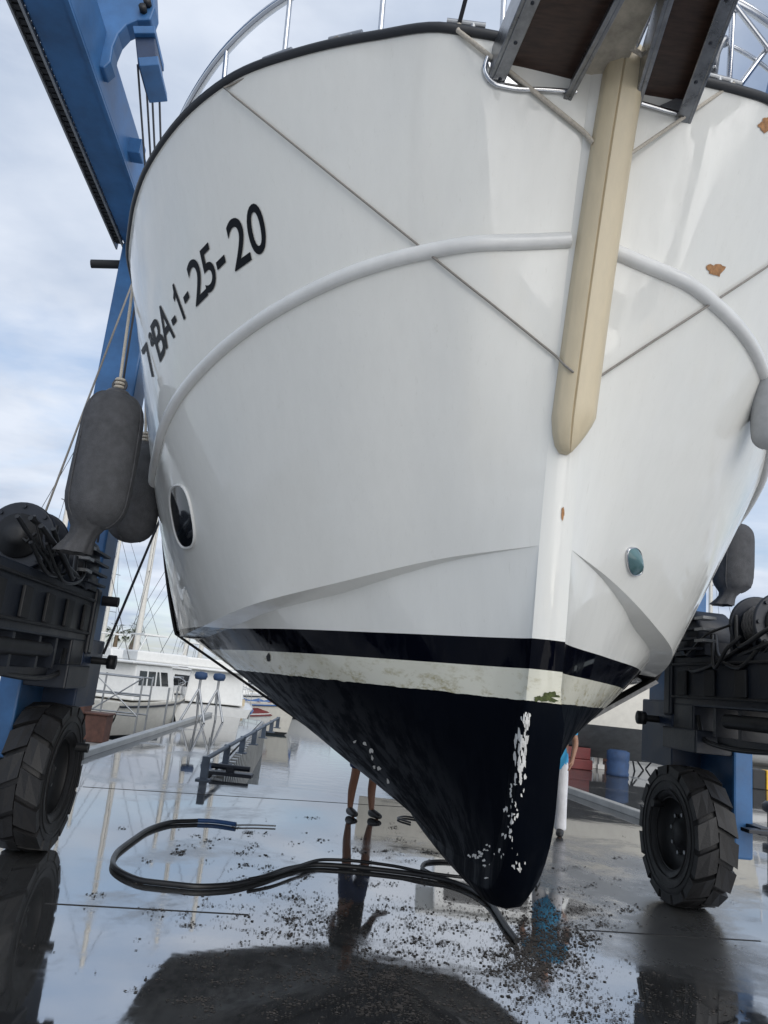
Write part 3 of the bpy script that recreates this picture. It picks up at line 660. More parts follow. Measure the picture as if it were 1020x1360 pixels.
# ------------------------------------------------------------------ boat lift
lift = thing('boat_lift', LW(.72, 3.5, 0), 'blue travelling boat lift with dark wheel carriages around the yacht', 'boat lift')
def tyre_mesh(c, ax):
    mb = MB(); R_ = .585; W = .34
    prof = [(.30, -.12), (.33, -.15), (.40, -.165), (.48, -.17), (.535, -.16), (.555, -.14), (.555, .14), (.535, .16), (.48, .17), (.40, .165), (.33, .15), (.30, .12)]
    mb.lathe(prof, c, ax, 48)
    for rr in (.365, .445, .50):
        for s_ in (-1, 1):
            mb.lathe([(rr-.006, s_*.164), (rr, s_*.176), (rr+.006, s_*.164)], c, ax, 48)
    ax = Vector(ax).normalized(); e = ax.cross(Vector((0, 0, 1))).normalized(); g_ = ax.cross(e)
    def cyl(r, t, h): return Vector(c) + (e*math.cos(t)+g_*math.sin(t))*r + ax*h
    n = 15; da = 2*math.pi/n
    for k in range(n):
        for s_ in (-1, 1):
            t0 = k*da + (da/2 if s_ > 0 else 0); fr = .80
            # chevron shaped lug: three quads long
            hs = [0.004, .075, .172]; sh = [0.0, .14*da, .34*da]
            top = []; bot = []
            for h_, dsh in zip(hs, sh):
                top.append((cyl(.588 if h_ < .16 else .578, t0+dsh, s_*h_), cyl(.588 if h_ < .16 else .578, t0+dsh+da*fr, s_*h_))); bot.append((cyl(.53 if h_ < .16 else .50, t0+dsh, s_*h_), cyl(.53 if h_ < .16 else .50, t0+dsh+da*fr, s_*h_)))
            vs = [q for p in top for q in p]+[q for p in bot for q in p]
            mb.add(vs, [(0, 1, 3, 2), (2, 3, 5, 4), (0, 2, 8, 6), (2, 4, 10, 8), (1, 7, 9, 3), (3, 9, 11, 5), (4, 5, 11, 10), (0, 6, 7, 1)])
    return mb
def side(sg, near=False):
    def m(lat): return lat if sg < 0 else 1.54-lat
    def P(lat, d, z): return LW(m(lat), d-(7.55 if near else 0), z)
    wd = 7.0; wl = -2.075
    c = LW(wl if sg < 0 else 1.46-wl, wd-(7.55 if near else 0), .583); ax = LL
    w_ = MB(); w_.lathe([(.30, -.125), (.315, -.13), (.31, -.10), (.25, -.05), (.20, -.03), (.13, -.03), (.10, -.075), (0, -.08)], c, ax, 32); w_.lathe([(.30, .125), (.315, .13), (.31, .10), (.25, .05), (.20, .03), (.13, .03), (.10, .075), (0, .08)], c, ax, 32)
    wheel = w_.build('wheel', M_black, lift)
    tyre_mesh(c, ax).build('tyre', M_rub, wheel)
    for k in range(8):
        t = k*math.pi/4+.2; q = c + Vector((0, 0, 1))*.165*math.sin(t) + LA*.165*math.cos(t); mb = MB()
        s_ = 1 if sg < 0 else -1; mb.lathe([(.018, .02), (.018, .055), (0, .055)], q, ax*s_, 6, smooth=False)
        mb.build('wheel_nut', M_galv, wheel)
    # leg, fork, carriage
    mb = MB(); mb.box(-2.42, -2.03, 7.46, 7.90, 1.15, 5.80, P); mb.build('leg', M_blue, lift, bevel=.02)
    mb = MB(); mb.box(-2.47, -2.29, 6.72, 7.45, .46, 1.45, P); mb.build('wheel_fork', M_blue, lift, bevel=.02)
    mb = MB(); mb.box(-2.36, -1.95, 6.75, 7.40, 1.30, 1.50, P); mb.box(-2.30, -2.0, 6.9, 7.28, 1.48, 1.72, P); mb.build('fork_crown', M_navy, lift, bevel=.015)
    mb = MB(); mb.box(-2.40, -2.0, 4.1, 7.44, 1.70, 2.16, P); mb.box(-2.43, -1.97, 7.30, 7.44, 1.60, 2.20, P); mb.build('carriage_beam', M_navy, lift, bevel=.02)
    mb = MB(); mb.box(-2.46, -2.0, 7.30, 7.98, 1.12, 1.74, P); mb.build('leg_foot', M_blue2, lift, bevel=.015)
    for dd in (4.7, 5.6, 6.15, 6.55):
        mb = MB(); mb.box(-2.37, -2.03, dd, dd+.05, 1.46, 1.70, P); mb.build('gusset', M_navy, lift)
    mb = MB(); mb.box(-2.33, -2.07, 4.7, 6.6, 1.40, 1.46, P); mb.build('lower_flange', M_navy, lift)
    # winch on the carriage
    wc = P(-2.22, 6.05, 2.40); wax = LA
    mb = MB()
    for h0_, h1_ in ((-.20, -.165), (.15, .19)): mb.lathe([(0, h0_), (.25, h0_), (.26, h0_+.01), (.26, h1_-.01), (.25, h1_), (0, h1_)], wc, wax, 40, smooth=False)
    mb.lathe([(.17, -.17), (.17, .15)], wc, wax, 24); winch = mb.build('winch', M_navy, lift, bevel=.004)
    mb = MB(); mb.lathe([(.17, -.20), (.165, -.235), (.09, -.24), (.085, -.30), (.03, -.31), (0, -.31)], wc, wax, 24); mb.tube([wc-wax*.28+LL*.02, wc-wax*.30+LL*.10+Vector((0, 0, -.05)), wc-wax*.30+LL*.15+Vector((0, 0, .02))], .013, 8); mb.build('winch_motor', M_black, winch)
    for k in range(8):
        t = k*math.pi/4; mb = MB(); mb.lathe([(.016, -.20), (.016, -.222), (0, -.222)], wc+(LL*math.cos(t)+Vector((0, 0, 1))*math.sin(t))*.225, wax, 6, smooth=False); mb.build('drum_bolt', M_navy, winch)
    mb = MB(); mb.tube([wc+wax*(-.16+.30*(k/140))+(LL*math.cos(k*.6)+Vector((0, 0, 1))*math.sin(k*.6))*.178 for k in range(140)], .009, 6); mb.build('wound_cable', M_wire, winch)
    for dd in (5.93, 6.27):
        mb = MB(); mb.box(-2.40, -2.02, dd, dd+.04, 2.163, 2.36, P); mb.build('winch_bracket', M_navy, lift)
    # gearbox with cooling fins behind the drum
    mb = MB(); gc = P(-2.14, 6.95, 2.36); mb.lathe([(0, -.2), (.20, -.2), (.22, -.14), (.22, .14), (.19, .18), (0, .18)], gc, ax, 28); gb = mb.build('gearbox', M_navy, lift)
    for k in range(4):
        mb = MB(); zz = 2.20+.09*k; mb.box(-1.96, -1.90, 6.66, 7.24, zz, zz+.02, P); mb.build('cooling_fin', M_navy, gb)
    for k in range(3):
        mb = MB(); zz = 2.26+.10*k; mb.box(-2.0, -1.88, 6.50, 6.66, zz, zz+.025, P); mb.build('cooling_fin', M_galv, gb)
    mb = MB(); mb.box(-2.30, -1.98, 6.66, 7.26, 2.16, 2.28, P); mb.build('gearbox_base', M_navy, lift)
    # guide roller facing the boat and small pegs
    mb = MB(); a, b = P(-2.05, 7.6, 1.55), P(-1.82, 7.6, 1.55); mb.tube([a, b], .035, 10); mb.lathe([(0, -.03), (.065, -.03), (.065, .04), (0, .04)], b, ax, 16); mb.build('guide_roller', M_black, lift)
    mb = MB(); mb.tube([P(-2.1, 7.72, 2.12), P(-1.88, 7.72, 2.12)], .05, 10); mb.build('stop_peg', M_black, lift)
    mb = MB(); mb.tube([P(-1.90, 7.25, .80), P(-1.80, 7.25, .80)], .04, 10); mb.build('axle_peg', M_black, lift)
    mb = MB(); mb.box(-2.62, -2.25, 6.42, 6.55, .72, .75, P); mb.box(-2.52, -2.40, 6.5, 6.8, .70, .76, P); mb.build('mud_step', M_navy, lift, bevel=.005)
    # hydraulic hoses under the carriage
    mb = MB(); mb.tube(smooth_path([P(-2.05, 6.9, 1.62), P(-2.03, 6.75, 1.42), P(-2.05, 6.3, 1.38), P(-2.1, 5.6, 1.42), P(-2.1, 5.0, 1.52)], 24), .022, 8); mb.build('hydraulic_hose', M_hose, lift)
    mb = MB(); mb.tube([P(-2.05, 6.4, 1.60), P(-2.05, 5.0, 1.60)], .06, 12); mb.build('hydraulic_cylinder', M_black, lift)
    if near: return
    # loose hydraulic hoses and pipe runs over the carriage
    rh = random.Random(3 if sg < 0 else 4)
    for k in range(7):
        d0 = rh.uniform(5.2, 6.2); d1 = d0+rh.uniform(.5, 1.2); z_a = rh.uniform(2.2, 2.5); la = -1.97+rh.uniform(-.1, .05); mb = MB()
        mb.tube(smooth_path([P(la, d0, z_a), P(la+.05, (d0+d1)/2-.1, z_a-rh.uniform(.05, .25)), P(la+.03, d1-.15, z_a-rh.uniform(.1, .3)), P(la-.02, d1, z_a-rh.uniform(-.1, .2))], 18), rh.choice((.012, .016, .02)), 7); mb.build('loose_hose', M_hose, lift)
    for k in range(5):
        mb = MB(); dd = 5.0+k*.5; mb.box(-1.995, -1.97, dd, dd+.16, 1.80, 2.02, P); mb.build('valve_plate', M_black, lift, bevel=.006)
    for zz in (1.78, 2.08):
        mb = MB(); mb.tube([P(-1.985, 4.3, zz), P(-1.985, 7.28, zz)], .014, 6); mb.build('pipe_run', M_black, lift)
    # top beam
    mb = MB(); mb.box(-2.42, -2.09, -.6, 7.92, 5.80, 6.24, P); mb.build('top_beam', M_blue, lift, bevel=.02)
    mb = MB(); mb.box(-2.115, -2.085, .5, 6.6, 5.775, 5.797, P); mb.build('trolley_track', M_blue, lift)
    mb = MB()
    for k in range(110): mb.box(-2.50, -2.44, .6+k*.063, .6+k*.063+.045, 5.80, 5.86, P)
    mb.build('cable_chain', M_black, lift)
    mb = MB(); mb.box(-2.44, -2.42, .5, 7.9, 5.78, 5.80, P); mb.box(-2.52, -2.505, .5, 7.6, 5.78, 5.87, P); mb.build('chain_tray', M_galv, lift)
    mb = MB(); mb.tube([P(-2.72, 7.55, 5.55), P(-2.2, 7.55, 5.62)], .045, 10); mb.build('cable_arm', M_black, lift)
    mb = MB(); mb.box(-2.10, -1.98, 6.1, 6.25, 5.9, 6.05, P); mb.build('limit_switch', M_blue, lift, bevel=.01)
    # tank hung from the near part of the carriage
    mb = MB(); mb.box(-2.36, -1.93, 4.2, 4.95, .62, 1.55, P); mb.build('hydraulic_tank', M_blue2, lift, bevel=.08)
side(-1); side(1); side(-1, True); side(1, True)
mb = MB(); mb.box(-2.42, 3.87, -.55, -.1, 6.25, 6.75, LW); mb.build('cross_beam', M_blue, lift, bevel=.02)
# sheave bracket with hoist block, traced on the transverse plane of the sling
BD = 5.15
for sg in (-1, 1):
    def mir(p):
        if sg < 0: return p
        l = p.dot(LL); return p + LL*((1.45-l)-l)
    poly = [(128, -150), (120, -60), (117, 30), (116, 60), (122, 86), (138, 90), (147, 82), (150, 62), (157, 45), (168, 33), (182, 27), (200, 26), (206, 10), (203, -60), (203, -150)]
    mb = MB(); mb.prism([mir(lift_plane_d(x, y, BD)) for x, y in poly], LA*.16); br = mb.build('sheave_bracket', M_blue, lift, bevel=.012)
    mb = MB(); q0 = mir(lift_plane_d(178, 38, BD-.06)); q1 = mir(lift_plane_d(205, 38, BD-.06)); q2 = mir(lift_plane_d(209, 84, BD-.06)); q3 = mir(lift_plane_d(183, 86, BD-.06))
    mb.prism([q0, q1, q2, q3], LA*.3); blk = mb.build('hoist_block', M_blue2, br, bevel=.008)
    mb = MB(); mb.prism([mir(lift_plane_d(x, y, BD-.10)) for x, y in ((176, 34), (206, 34), (206, 44), (178, 44))], LA*.38); mb.prism([mir(lift_plane_d(x, y, BD-.10)) for x, y in ((183, 76), (210, 74), (211, 86), (185, 88))], LA*.38); mb.build('block_collar', M_blue, br, bevel=.006)
    for k, (px, py) in enumerate(((190, 12), (196, 4))):
        a = mir(lift_plane_d(px, py, BD-.02)); mb = MB(); mb.lathe([(0, -.03), (.03, -.03), (.03, .02), (0, .02)], a, LA, 8); mb.build('pin', M_black, br)

# ------------------------------------------------------------------ sling under the yacht and its hoist cables
SKEW = .30
def BX(S, b, z): return BW(S+SKEW*(b-2.1), b, z)
def section(S):
    pts = []; cz = 2.9
    for k in range(0, 161):
        t = math.radians(28 - 236*k/160)
        o_ = BX(S, 5*math.cos(t), cz+5*math.sin(t)); d_ = (BX(S, 0, cz)-o_).normalized(); h = BVH.ray_cast(o_, d_)
        if h[0]:
            q = h[0]-BO; pts.append((q.dot(BL), q.z))
    return pts
def convex(pts):
    pts = sorted(set((round(a, 4), round(b, 4)) for a, b in pts)); lo = []
    for p in pts:
        while len(lo) >= 2 and (lo[-1][0]-lo[-2][0])*(p[1]-lo[-2][1])-(lo[-1][1]-lo[-2][1])*(p[0]-lo[-2][0]) <= 0: lo.pop()
        lo.append(p)
    return lo
M_sling = mat('sling_webbing', (.018, .018, .02), .8, var=.3, vscale=30)
M_sling2 = mat('sling_sleeve', (.30, .30, .30), .6, var=.4, vscale=15)
def sling(S, label):
    rt = thing('lifting_sling', BW(S, 0, .8), label, 'sling', 'lifting slings under the yacht')
    cv = convex(section(S))      # lower hull of the section: starboard is +b (right end of the sorted list)
    cv = cv[::-1]                # from starboard top down and round to port
    wdt = .09; rows_o = []; n = len(cv)
    ext = [(cv[0][0]+.02, cv[0][1]+.35)]+cv+[(cv[-1][0]-.02, cv[-1][1]+.35)]
    dense = []
    for a, b in zip(ext, ext[1:]):
        m_ = max(1, int(math.dist(a, b)/.12))
        for k in range(m_): dense.append((a[0]+(b[0]-a[0])*k/m_, a[1]+(b[1]-a[1])*k/m_))
    dense.append(ext[-1]); rows = []
    cx = 0; 
    for i, (b_, z_) in enumerate(dense):
        p0 = dense[max(0, i-1)]; p1 = dense[min(len(dense)-1, i+1)]; t = Vector((p1[0]-p0[0], p1[1]-p0[1])).normalized(); nn = Vector((-t.y, t.x))   # outward for this direction of travel
        if nn.dot(Vector((b_, z_-3.2))) < 0: nn = -nn
        i_ = Vector((b_, z_))+nn*.006; o_ = Vector((b_, z_))+nn*.026
        rows.append([BX(S-wdt, i_.x, i_.y), BX(S-wdt, o_.x, o_.y), BX(S+wdt, o_.x, o_.y), BX(S+wdt, i_.x, i_.y), BX(S-wdt, i_.x, i_.y)])
    mb = MB(); mb.grid(rows, smooth=False); mb.build('strap', M_sling, rt)
    # pale chafe sleeve on the port bottom
    k0 = [i for i, (b_, z_) in enumerate(dense) if b_ < -.55 and z_ < 1.9]
    if k0:
        mb = MB(); rr = []
        for i in k0:
            r0 = rows[i]; nn = (r0[1]-r0[0]).normalized(); rr.append([r0[0]-BA*.015, r0[1]+nn*.012-BA*.015, r0[2]+nn*.012+BA*.015, r0[3]+BA*.015])
        mb.grid(rr, smooth=False); mb.build('chafe_sleeve', M_sling2, rt)
    # cables
    for sg, end in ((1, dense[0]), (-1, dense[-1])):
        top0 = lift_plane_d(196, 88, BD+.05)
        if sg < 0: l = top0.dot(LL); top0 = top0+LL*(1.45-2*l)
        E_ = BX(S, end[0]+.03*sg, end[1])
        mb = MB(); mb.box(-.07, .07, -.09, .09, -.03, .16, lambda x, y, z: E_+BL*x+BA*y+Vector((0, 0, z))); mb.build('sling_shackle', M_navy, rt, bevel=.01)
        for k in range(4):
            off = LL*(-.075+.05*k)+LA*(.05*(k % 2))
            mb = MB(); mb.tube([top0+off, E_+off*.6+Vector((0, 0, .15))], .0085, 6); mb.build('hoist_cable', M_wire, rt)
    return rt
sling(3.95, 'black webbing sling with wire hoist cables round the yacht forward of the blue legs')
# running cables from the winches
def cable(px0, Y0, px1, Y1, material, label, r=.009):
    a = at_depth(*px0, Y0); b = at_depth(*px1, Y1); return rope('cable', [a, b], r, material, label)
wl_ = LW(-2.15, 6.05, 2.57)
o = rope('cable', [wl_, LW(-2.0, 7.0, 5.80)], .009, M_brope, 'tan hoist cable rising from the winch beside the paired fenders'); 
rope('cable', [LW(-1.98, 7.9, 1.62), BW(5.6, 2.62, 3.9)], .014, M_dkrope, 'dark cable running up from the left carriage end to the yacht')
rope('cable', [LW(-2.02, 7.15, 2.6), LW(-2.15, 7.3, 5.80)], .011, M_dkrope, 'dark cable beside the blue leg behind the paired fenders')
rope('cable', [LW(3.42, 7.0, 2.5), BW(4.2, -2.83, 4.5)], .014, M_dkrope, 'dark cable hanging past the single dark fender to the winch')

# ------------------------------------------------------------------ hoses on the ground
def gpath(pix, n, z): return [Vector((p.x, p.y, z)) for p in smooth_path([on_ground(*q) for q in pix], n)]
rt = thing('water_hose', on_ground(150, 1150), 'thick black hose curving over the wet concrete to a blue end', 'hose')
p1 = gpath([(262, 1093), (225, 1095), (190, 1108), (160, 1130), (149, 1150), (165, 1165), (195, 1175), (250, 1181), (300, 1180), (345, 1170), (385, 1157), (425, 1152), (480, 1156), (540, 1163), (590, 1172), (630, 1187), (655, 1208), (672, 1235), (686, 1254)], 120, .022)
mb = MB(); mb.tube(p1, .021, 10); mb.build('hose_line', M_hose, rt)
p1 = gpath([(262, 1093), (285, 1094), (313, 1098)], 12, .024); mb = MB(); mb.tube(p1, .022, 10); mb.build('hose_end', M_hoseblue, rt)
p1 = gpath([(314, 1098), (340, 1098), (366, 1099)], 8, .016); mb = MB(); mb.tube(p1, .008, 8); mb.build('lance', M_galv, rt)
rt = thing('water_hose', on_ground(420, 1155), 'thinner black hose doubled beside the thick one and looped under the keel', 'hose')
p1 = gpath([(330, 1176), (360, 1170), (395, 1158), (430, 1149), (475, 1151), (520, 1157), (570, 1167), (610, 1172), (640, 1173)], 60, .045); mb = MB(); mb.tube(p1, .014, 8); mb.build('hose_line', M_hose, rt)
p1 = gpath([(600, 1172), (575, 1163), (560, 1154), (566, 1147), (600, 1146), (640, 1150), (680, 1157), (712, 1166), (705, 1177), (690, 1184), (672, 1193), (655, 1197), (640, 1194)], 60, .014); mb = MB(); mb.tube(p1, .014, 8); mb.build('hose_loop', M_hose, rt)
p1 = gpath([(700, 1150), (712, 1160), (716, 1168), (712, 1180)], 12, .014); mb = MB(); mb.tube(p1, .012, 8); mb.build('hose_tail', M_hose, rt)
p1 = gpath([(545, 1094), (528, 1088), (540, 1086), (570, 1092)], 14, .014); mb = MB(); mb.tube(p1, .012, 8); mb.build('hose_coil', M_hose, rt)
# ------------------------------------------------------------------ scraped-off debris
def debris():
    rd = random.Random(5); mb = MB(); n = 0
    M_deb = mat('barnacle_debris', (.045, .04, .036), .8, var=.7, vscale=9)
    cl = [  # centre px, spread px (x,y), count, size
        ((420, 1105), (120, 22), 420, .022), ((330, 1120), (90, 18), 160, .02), ((560, 1110), (60, 22), 140, .02), ((470, 1235), (110, 45), 1700, .016), ((560, 1260), (90, 50), 1700, .016),
        ((600, 1330), (130, 40), 1700, .014), ((430, 1330), (130, 40), 700, .013), ((720, 1258), (40, 24), 3000, .018), ((310, 1185), (60, 20), 260, .017), ((800, 1340), (60, 22), 500, .016),
        ((790, 1170), (60, 35), 350, .02), ((640, 1130), (60, 20), 120, .018), ((880, 1340), (80, 20), 260, .014), ((400, 1230), (20, 20), 200, .017), ((250, 1240), (120, 50), 130, .013),
        ((510, 1200), (260, 80), 420, .015), ((705, 1222), (50, 20), 1200, .015)]
    for (c, sp, cnt, sz) in cl:
        for _ in range(max(4, int(cnt/8.5))):
            X, Y = c[0]+rd.gauss(0, sp[0]), c[1]+rd.gauss(0, sp[1]); far = max(.35, (Y-960)/330)
            for _k in range(int(rd.expovariate(1/22.0))+2):
                x, y = X+rd.gauss(0, 9*far), Y+rd.gauss(0, 3.2*far)
                if y < 1085 or y > 1420: continue
                p = on_ground(x, y); p.z = .003
                if p.y > 10.8: continue
                s_ = .40*sz*rd.choice((.25, .3, .4, .5, .6, .8, 1.0, 1.8))*rd.uniform(.7, 1.3); a = rd.random()*6.28; k = rd.randint(3, 5); el = rd.uniform(.35, 1.3); hh = s_*rd.uniform(.12, .45)
                ring = [p+Vector((math.cos(a+6.283*j/k)*s_*rd.uniform(.6, 1.2), math.sin(a+6.283*j/k)*s_*el*rd.uniform(.6, 1.2), 0)) for j in range(k)]
                tip = p+Vector((rd.uniform(-.3, .3)*s_, rd.uniform(-.3, .3)*s_, hh))
                mb.add(ring+[tip], [(j, (j+1) % k, k) for j in range(k)])
    o = mb.build('hull_debris', M_deb, base=(0, 6, 0)); settag(o, 'scraped barnacle and paint flakes scattered on the wet concrete', 'debris', kind='stuff')
debris()

# ------------------------------------------------------------------ people
def skin_mesh(name, joints, edges, material, parent, sub=2, root=0):
    me = bpy.data.meshes.new(name); O = org(parent)
    me.from_pydata([Vector(j[0])-O for j in joints], edges, []); o = bpy.data.objects.new(name, me); COL.objects.link(o)
    o.modifiers.new('skin', 'SKIN'); sk = me.skin_vertices[0].data
    for i, j in enumerate(joints):
        r_ = j[1]; sk[i].radius = r_ if hasattr(r_, '__len__') else (r_, r_); sk[i].use_root = (i == root)
    ss = o.modifiers.new('sub', 'SUBSURF'); ss.levels = sub; ss.render_levels = sub
    dg = bpy.context.evaluated_depsgraph_get(); dg.update(); me2 = bpy.data.meshes.new_from_object(o.evaluated_get(dg))
    o.modifiers.clear(); o.data = me2; bpy.data.meshes.remove(me)
    me2.materials.clear(); me2.materials.append(material)
    for p in me2.polygons: p.use_smooth = True
    o.parent = parent; ORG[o.name] = O.copy(); return o
def person(loc, face, label, skin_m, shirt_m, trouser_m, long_trousers, arm_fwd, hem=.92):
    rt = thing('person', loc, label, 'person'); f = Vector((math.sin(face), math.cos(face), 0)); l = Vector((-f.y, f.x, 0)); B = Vector(loc)
    def P(a, b, z): return B + l*a + f*b + Vector((0, 0, z))
    st = .02
    J = [(P(0, 0, .98), (.15, .11)), (P(0, .0, 1.18), (.14, .10)), (P(0, .0, 1.40), (.165, .105)), (P(0, 0, 1.49), .06), (P(0, .01, 1.56), .055), (P(0, .02, 1.66), (.078, .092)), (P(0, .02, 1.75), (.07, .085))]
    E_ = [(0, 1), (1, 2), (2, 3), (3, 4), (4, 5), (5, 6)]
    hands = []
    for s_ in (1, -1):
        i = len(J); fb = .06*s_
        J += [(P(.10*s_, 0, .90), .088), (P(.115*s_, fb*.5+.015, .50), .058), (P(.12*s_, fb*.6-.02, .30), .055), (P(.12*s_, fb, .09), .036), (P(.125*s_, fb+.05, .045), (.04, .03)), (P(.135*s_, fb+.17, .03), (.042, .022))]
        E_ += [(0, i), (i, i+1), (i+1, i+2), (i+2, i+3), (i+3, i+4), (i+4, i+5)]
        i = len(J); ex = arm_fwd[0] if s_ > 0 else arm_fwd[1]
        el = P((.25+.04*ex)*s_, .08*ex, 1.13); wr = P((.24)*s_, .08+.28*ex, .90+.12*ex); J += [(P(.19*s_, 0, 1.40), .055), (el, .042), (wr, .028)]
        E_ += [(2, i), (i, i+1), (i+1, i+2)]; d_ = (wr-el).normalized(); h0 = len(J); pl = wr+d_*.05
        J += [(pl, (.036, .022))]; E_ += [(i+2, h0)]; sd = l*s_
        for q, ln in ((-.026, .07), (-.009, .082), (.009, .078), (.026, .062)):
            a_ = len(J); J += [(pl+d_*.045+f*q, .0095), (pl+d_*(.045+ln*.5)+f*q-sd*.006, .009), (pl+d_*(.04+ln*.95)+f*q-sd*.025, .008)]; E_ += [(h0, a_), (a_, a_+1), (a_+1, a_+2)]
        a_ = len(J); J += [(pl+f*.035-sd*.01, .011), (pl+f*.055+d_*.035-sd*.02, .01)]; E_ += [(h0, a_), (a_, a_+1)]
    body = skin_mesh('body', J, E_, skin_m, rt)
    # face
    hc = P(0, .02, 1.69); mb = MB(); 
    for s_ in (1, -1):
        mb.lathe([(0, -.006), (.012, -.004), (.012, .006), (0, .008)], hc+l*.032*s_+f*.098+Vector((0, 0, .0)), f, 12)
    mb.build('eyes', M_shoe, body)
    mb = MB(); mb.tube([hc+f*.09+Vector((0, 0, .01)), hc+f*.112+Vector((0, 0, -.03)), hc+f*.09+Vector((0, 0, -.04))], .013, 8); mb.build('nose', skin_m, body)
    mb = MB(); mb.tube([hc+f*.085-l*.025+Vector((0, 0, -.07)), hc+f*.095+Vector((0, 0, -.07)), hc+f*.085+l*.025+Vector((0, 0, -.07))], .006, 6); mb.build('mouth', M_red, body)
    for s_ in (1, -1):
        mb = MB(); mb.lathe([(0, 0), (.03, .0), (.022, .014), (0, .012)], hc+l*.078*s_+Vector((0, 0, -.01)), l*s_, 12); mb.build('ear', skin_m, body)
    mb = MB(); rows = []
    for i in range(9):
        th = math.pi*.62*i/8; rows.append([hc+Vector((0, 0, .02))-f*.012+(l*math.cos(2*math.pi*j/20)*.092+f*math.sin(2*math.pi*j/20)*.105)*math.sin(th)+Vector((0, 0, .105*math.cos(th)+(.05 if math.sin(2*math.pi*j/20) > .3 and i > 5 else 0))) for j in range(21)])
    mb.grid(rows); mb.build('hair', M_hair, rt)
    # clothes
    JJ = [(P(0, 0, hem), (.172, .135) if hem > .8 else (.215, .19)), (P(0, 0, 1.0), (.175, .14) if hem > .8 else (.195, .165)), (P(0, 0, 1.18), (.158, .118)), (P(0, 0, 1.40), (.182, .122)), (P(0, 0, 1.475), (.085, .075))]; EE = [(0, 1), (1, 2), (2, 3), (3, 4)]
    for s_ in (1, -1):
        ex = arm_fwd[0] if s_ > 0 else arm_fwd[1]; i = len(JJ); sh = P(.19*s_, 0, 1.40); el = P((.25+.04*ex)*s_, .08*ex, 1.13); JJ += [(sh, .07), (sh.lerp(el, .75), .062)]; EE += [(3, i), (i, i+1)]
    skin_mesh('shirt', JJ, EE, shirt_m, rt)
    JJ = [(P(0, 0, 1.0), (.165, .125)), (P(0, 0, .90), (.165, .125))]; EE = [(0, 1)]
    for s_ in (1, -1):
        i = len(JJ); fb = .06*s_; JJ += [(P(.10*s_, 0, .84), .105)]
        if long_trousers: JJ += [(P(.115*s_, fb*.5+.015, .50), .082), (P(.12*s_, fb*.8-.01, .25), .078), (P(.122*s_, fb, .10), .082), (P(.122*s_, fb, .06), .085)]; EE += [(1, i), (i, i+1), (i+1, i+2), (i+2, i+3), (i+3, i+4)]
        else: JJ += [(P(.113*s_, fb*.4+.01, .62), .095), (P(.114*s_, fb*.5+.012, .55), .097)]; EE += [(1, i), (i, i+1), (i+1, i+2)]
    skin_mesh('trousers' if long_trousers else 'shorts', JJ, EE, trouser_m, rt)
    for s_ in (1, -1):
        fb = .06*s_; JJ = [(P(.12*s_, fb-.05, .05), (.048, .05)), (P(.125*s_, fb+.04, .055), (.052, .055)), (P(.133*s_, fb+.13, .042), (.055, .04)), (P(.138*s_, fb+.21, .035), (.04, .03))]
        skin_mesh('shoe', JJ, [(0, 1), (1, 2), (2, 3)], M_shoe, rt)
    return rt
g1 = on_ground(478, 1084); g1.z = 0
person(g1, math.radians(150), 'person in navy shorts and black shoes standing behind the hull by the slot', M_skin2, M_blackcl, M_navycl, False, (1.0, .6))
g2 = on_ground(731, 1107); g2.z = 0
person(g2, math.radians(200), 'person in white trousers and cyan shirt standing behind the stem', M_skin, M_cyan, M_wcl, True, (.3, .9), .70)

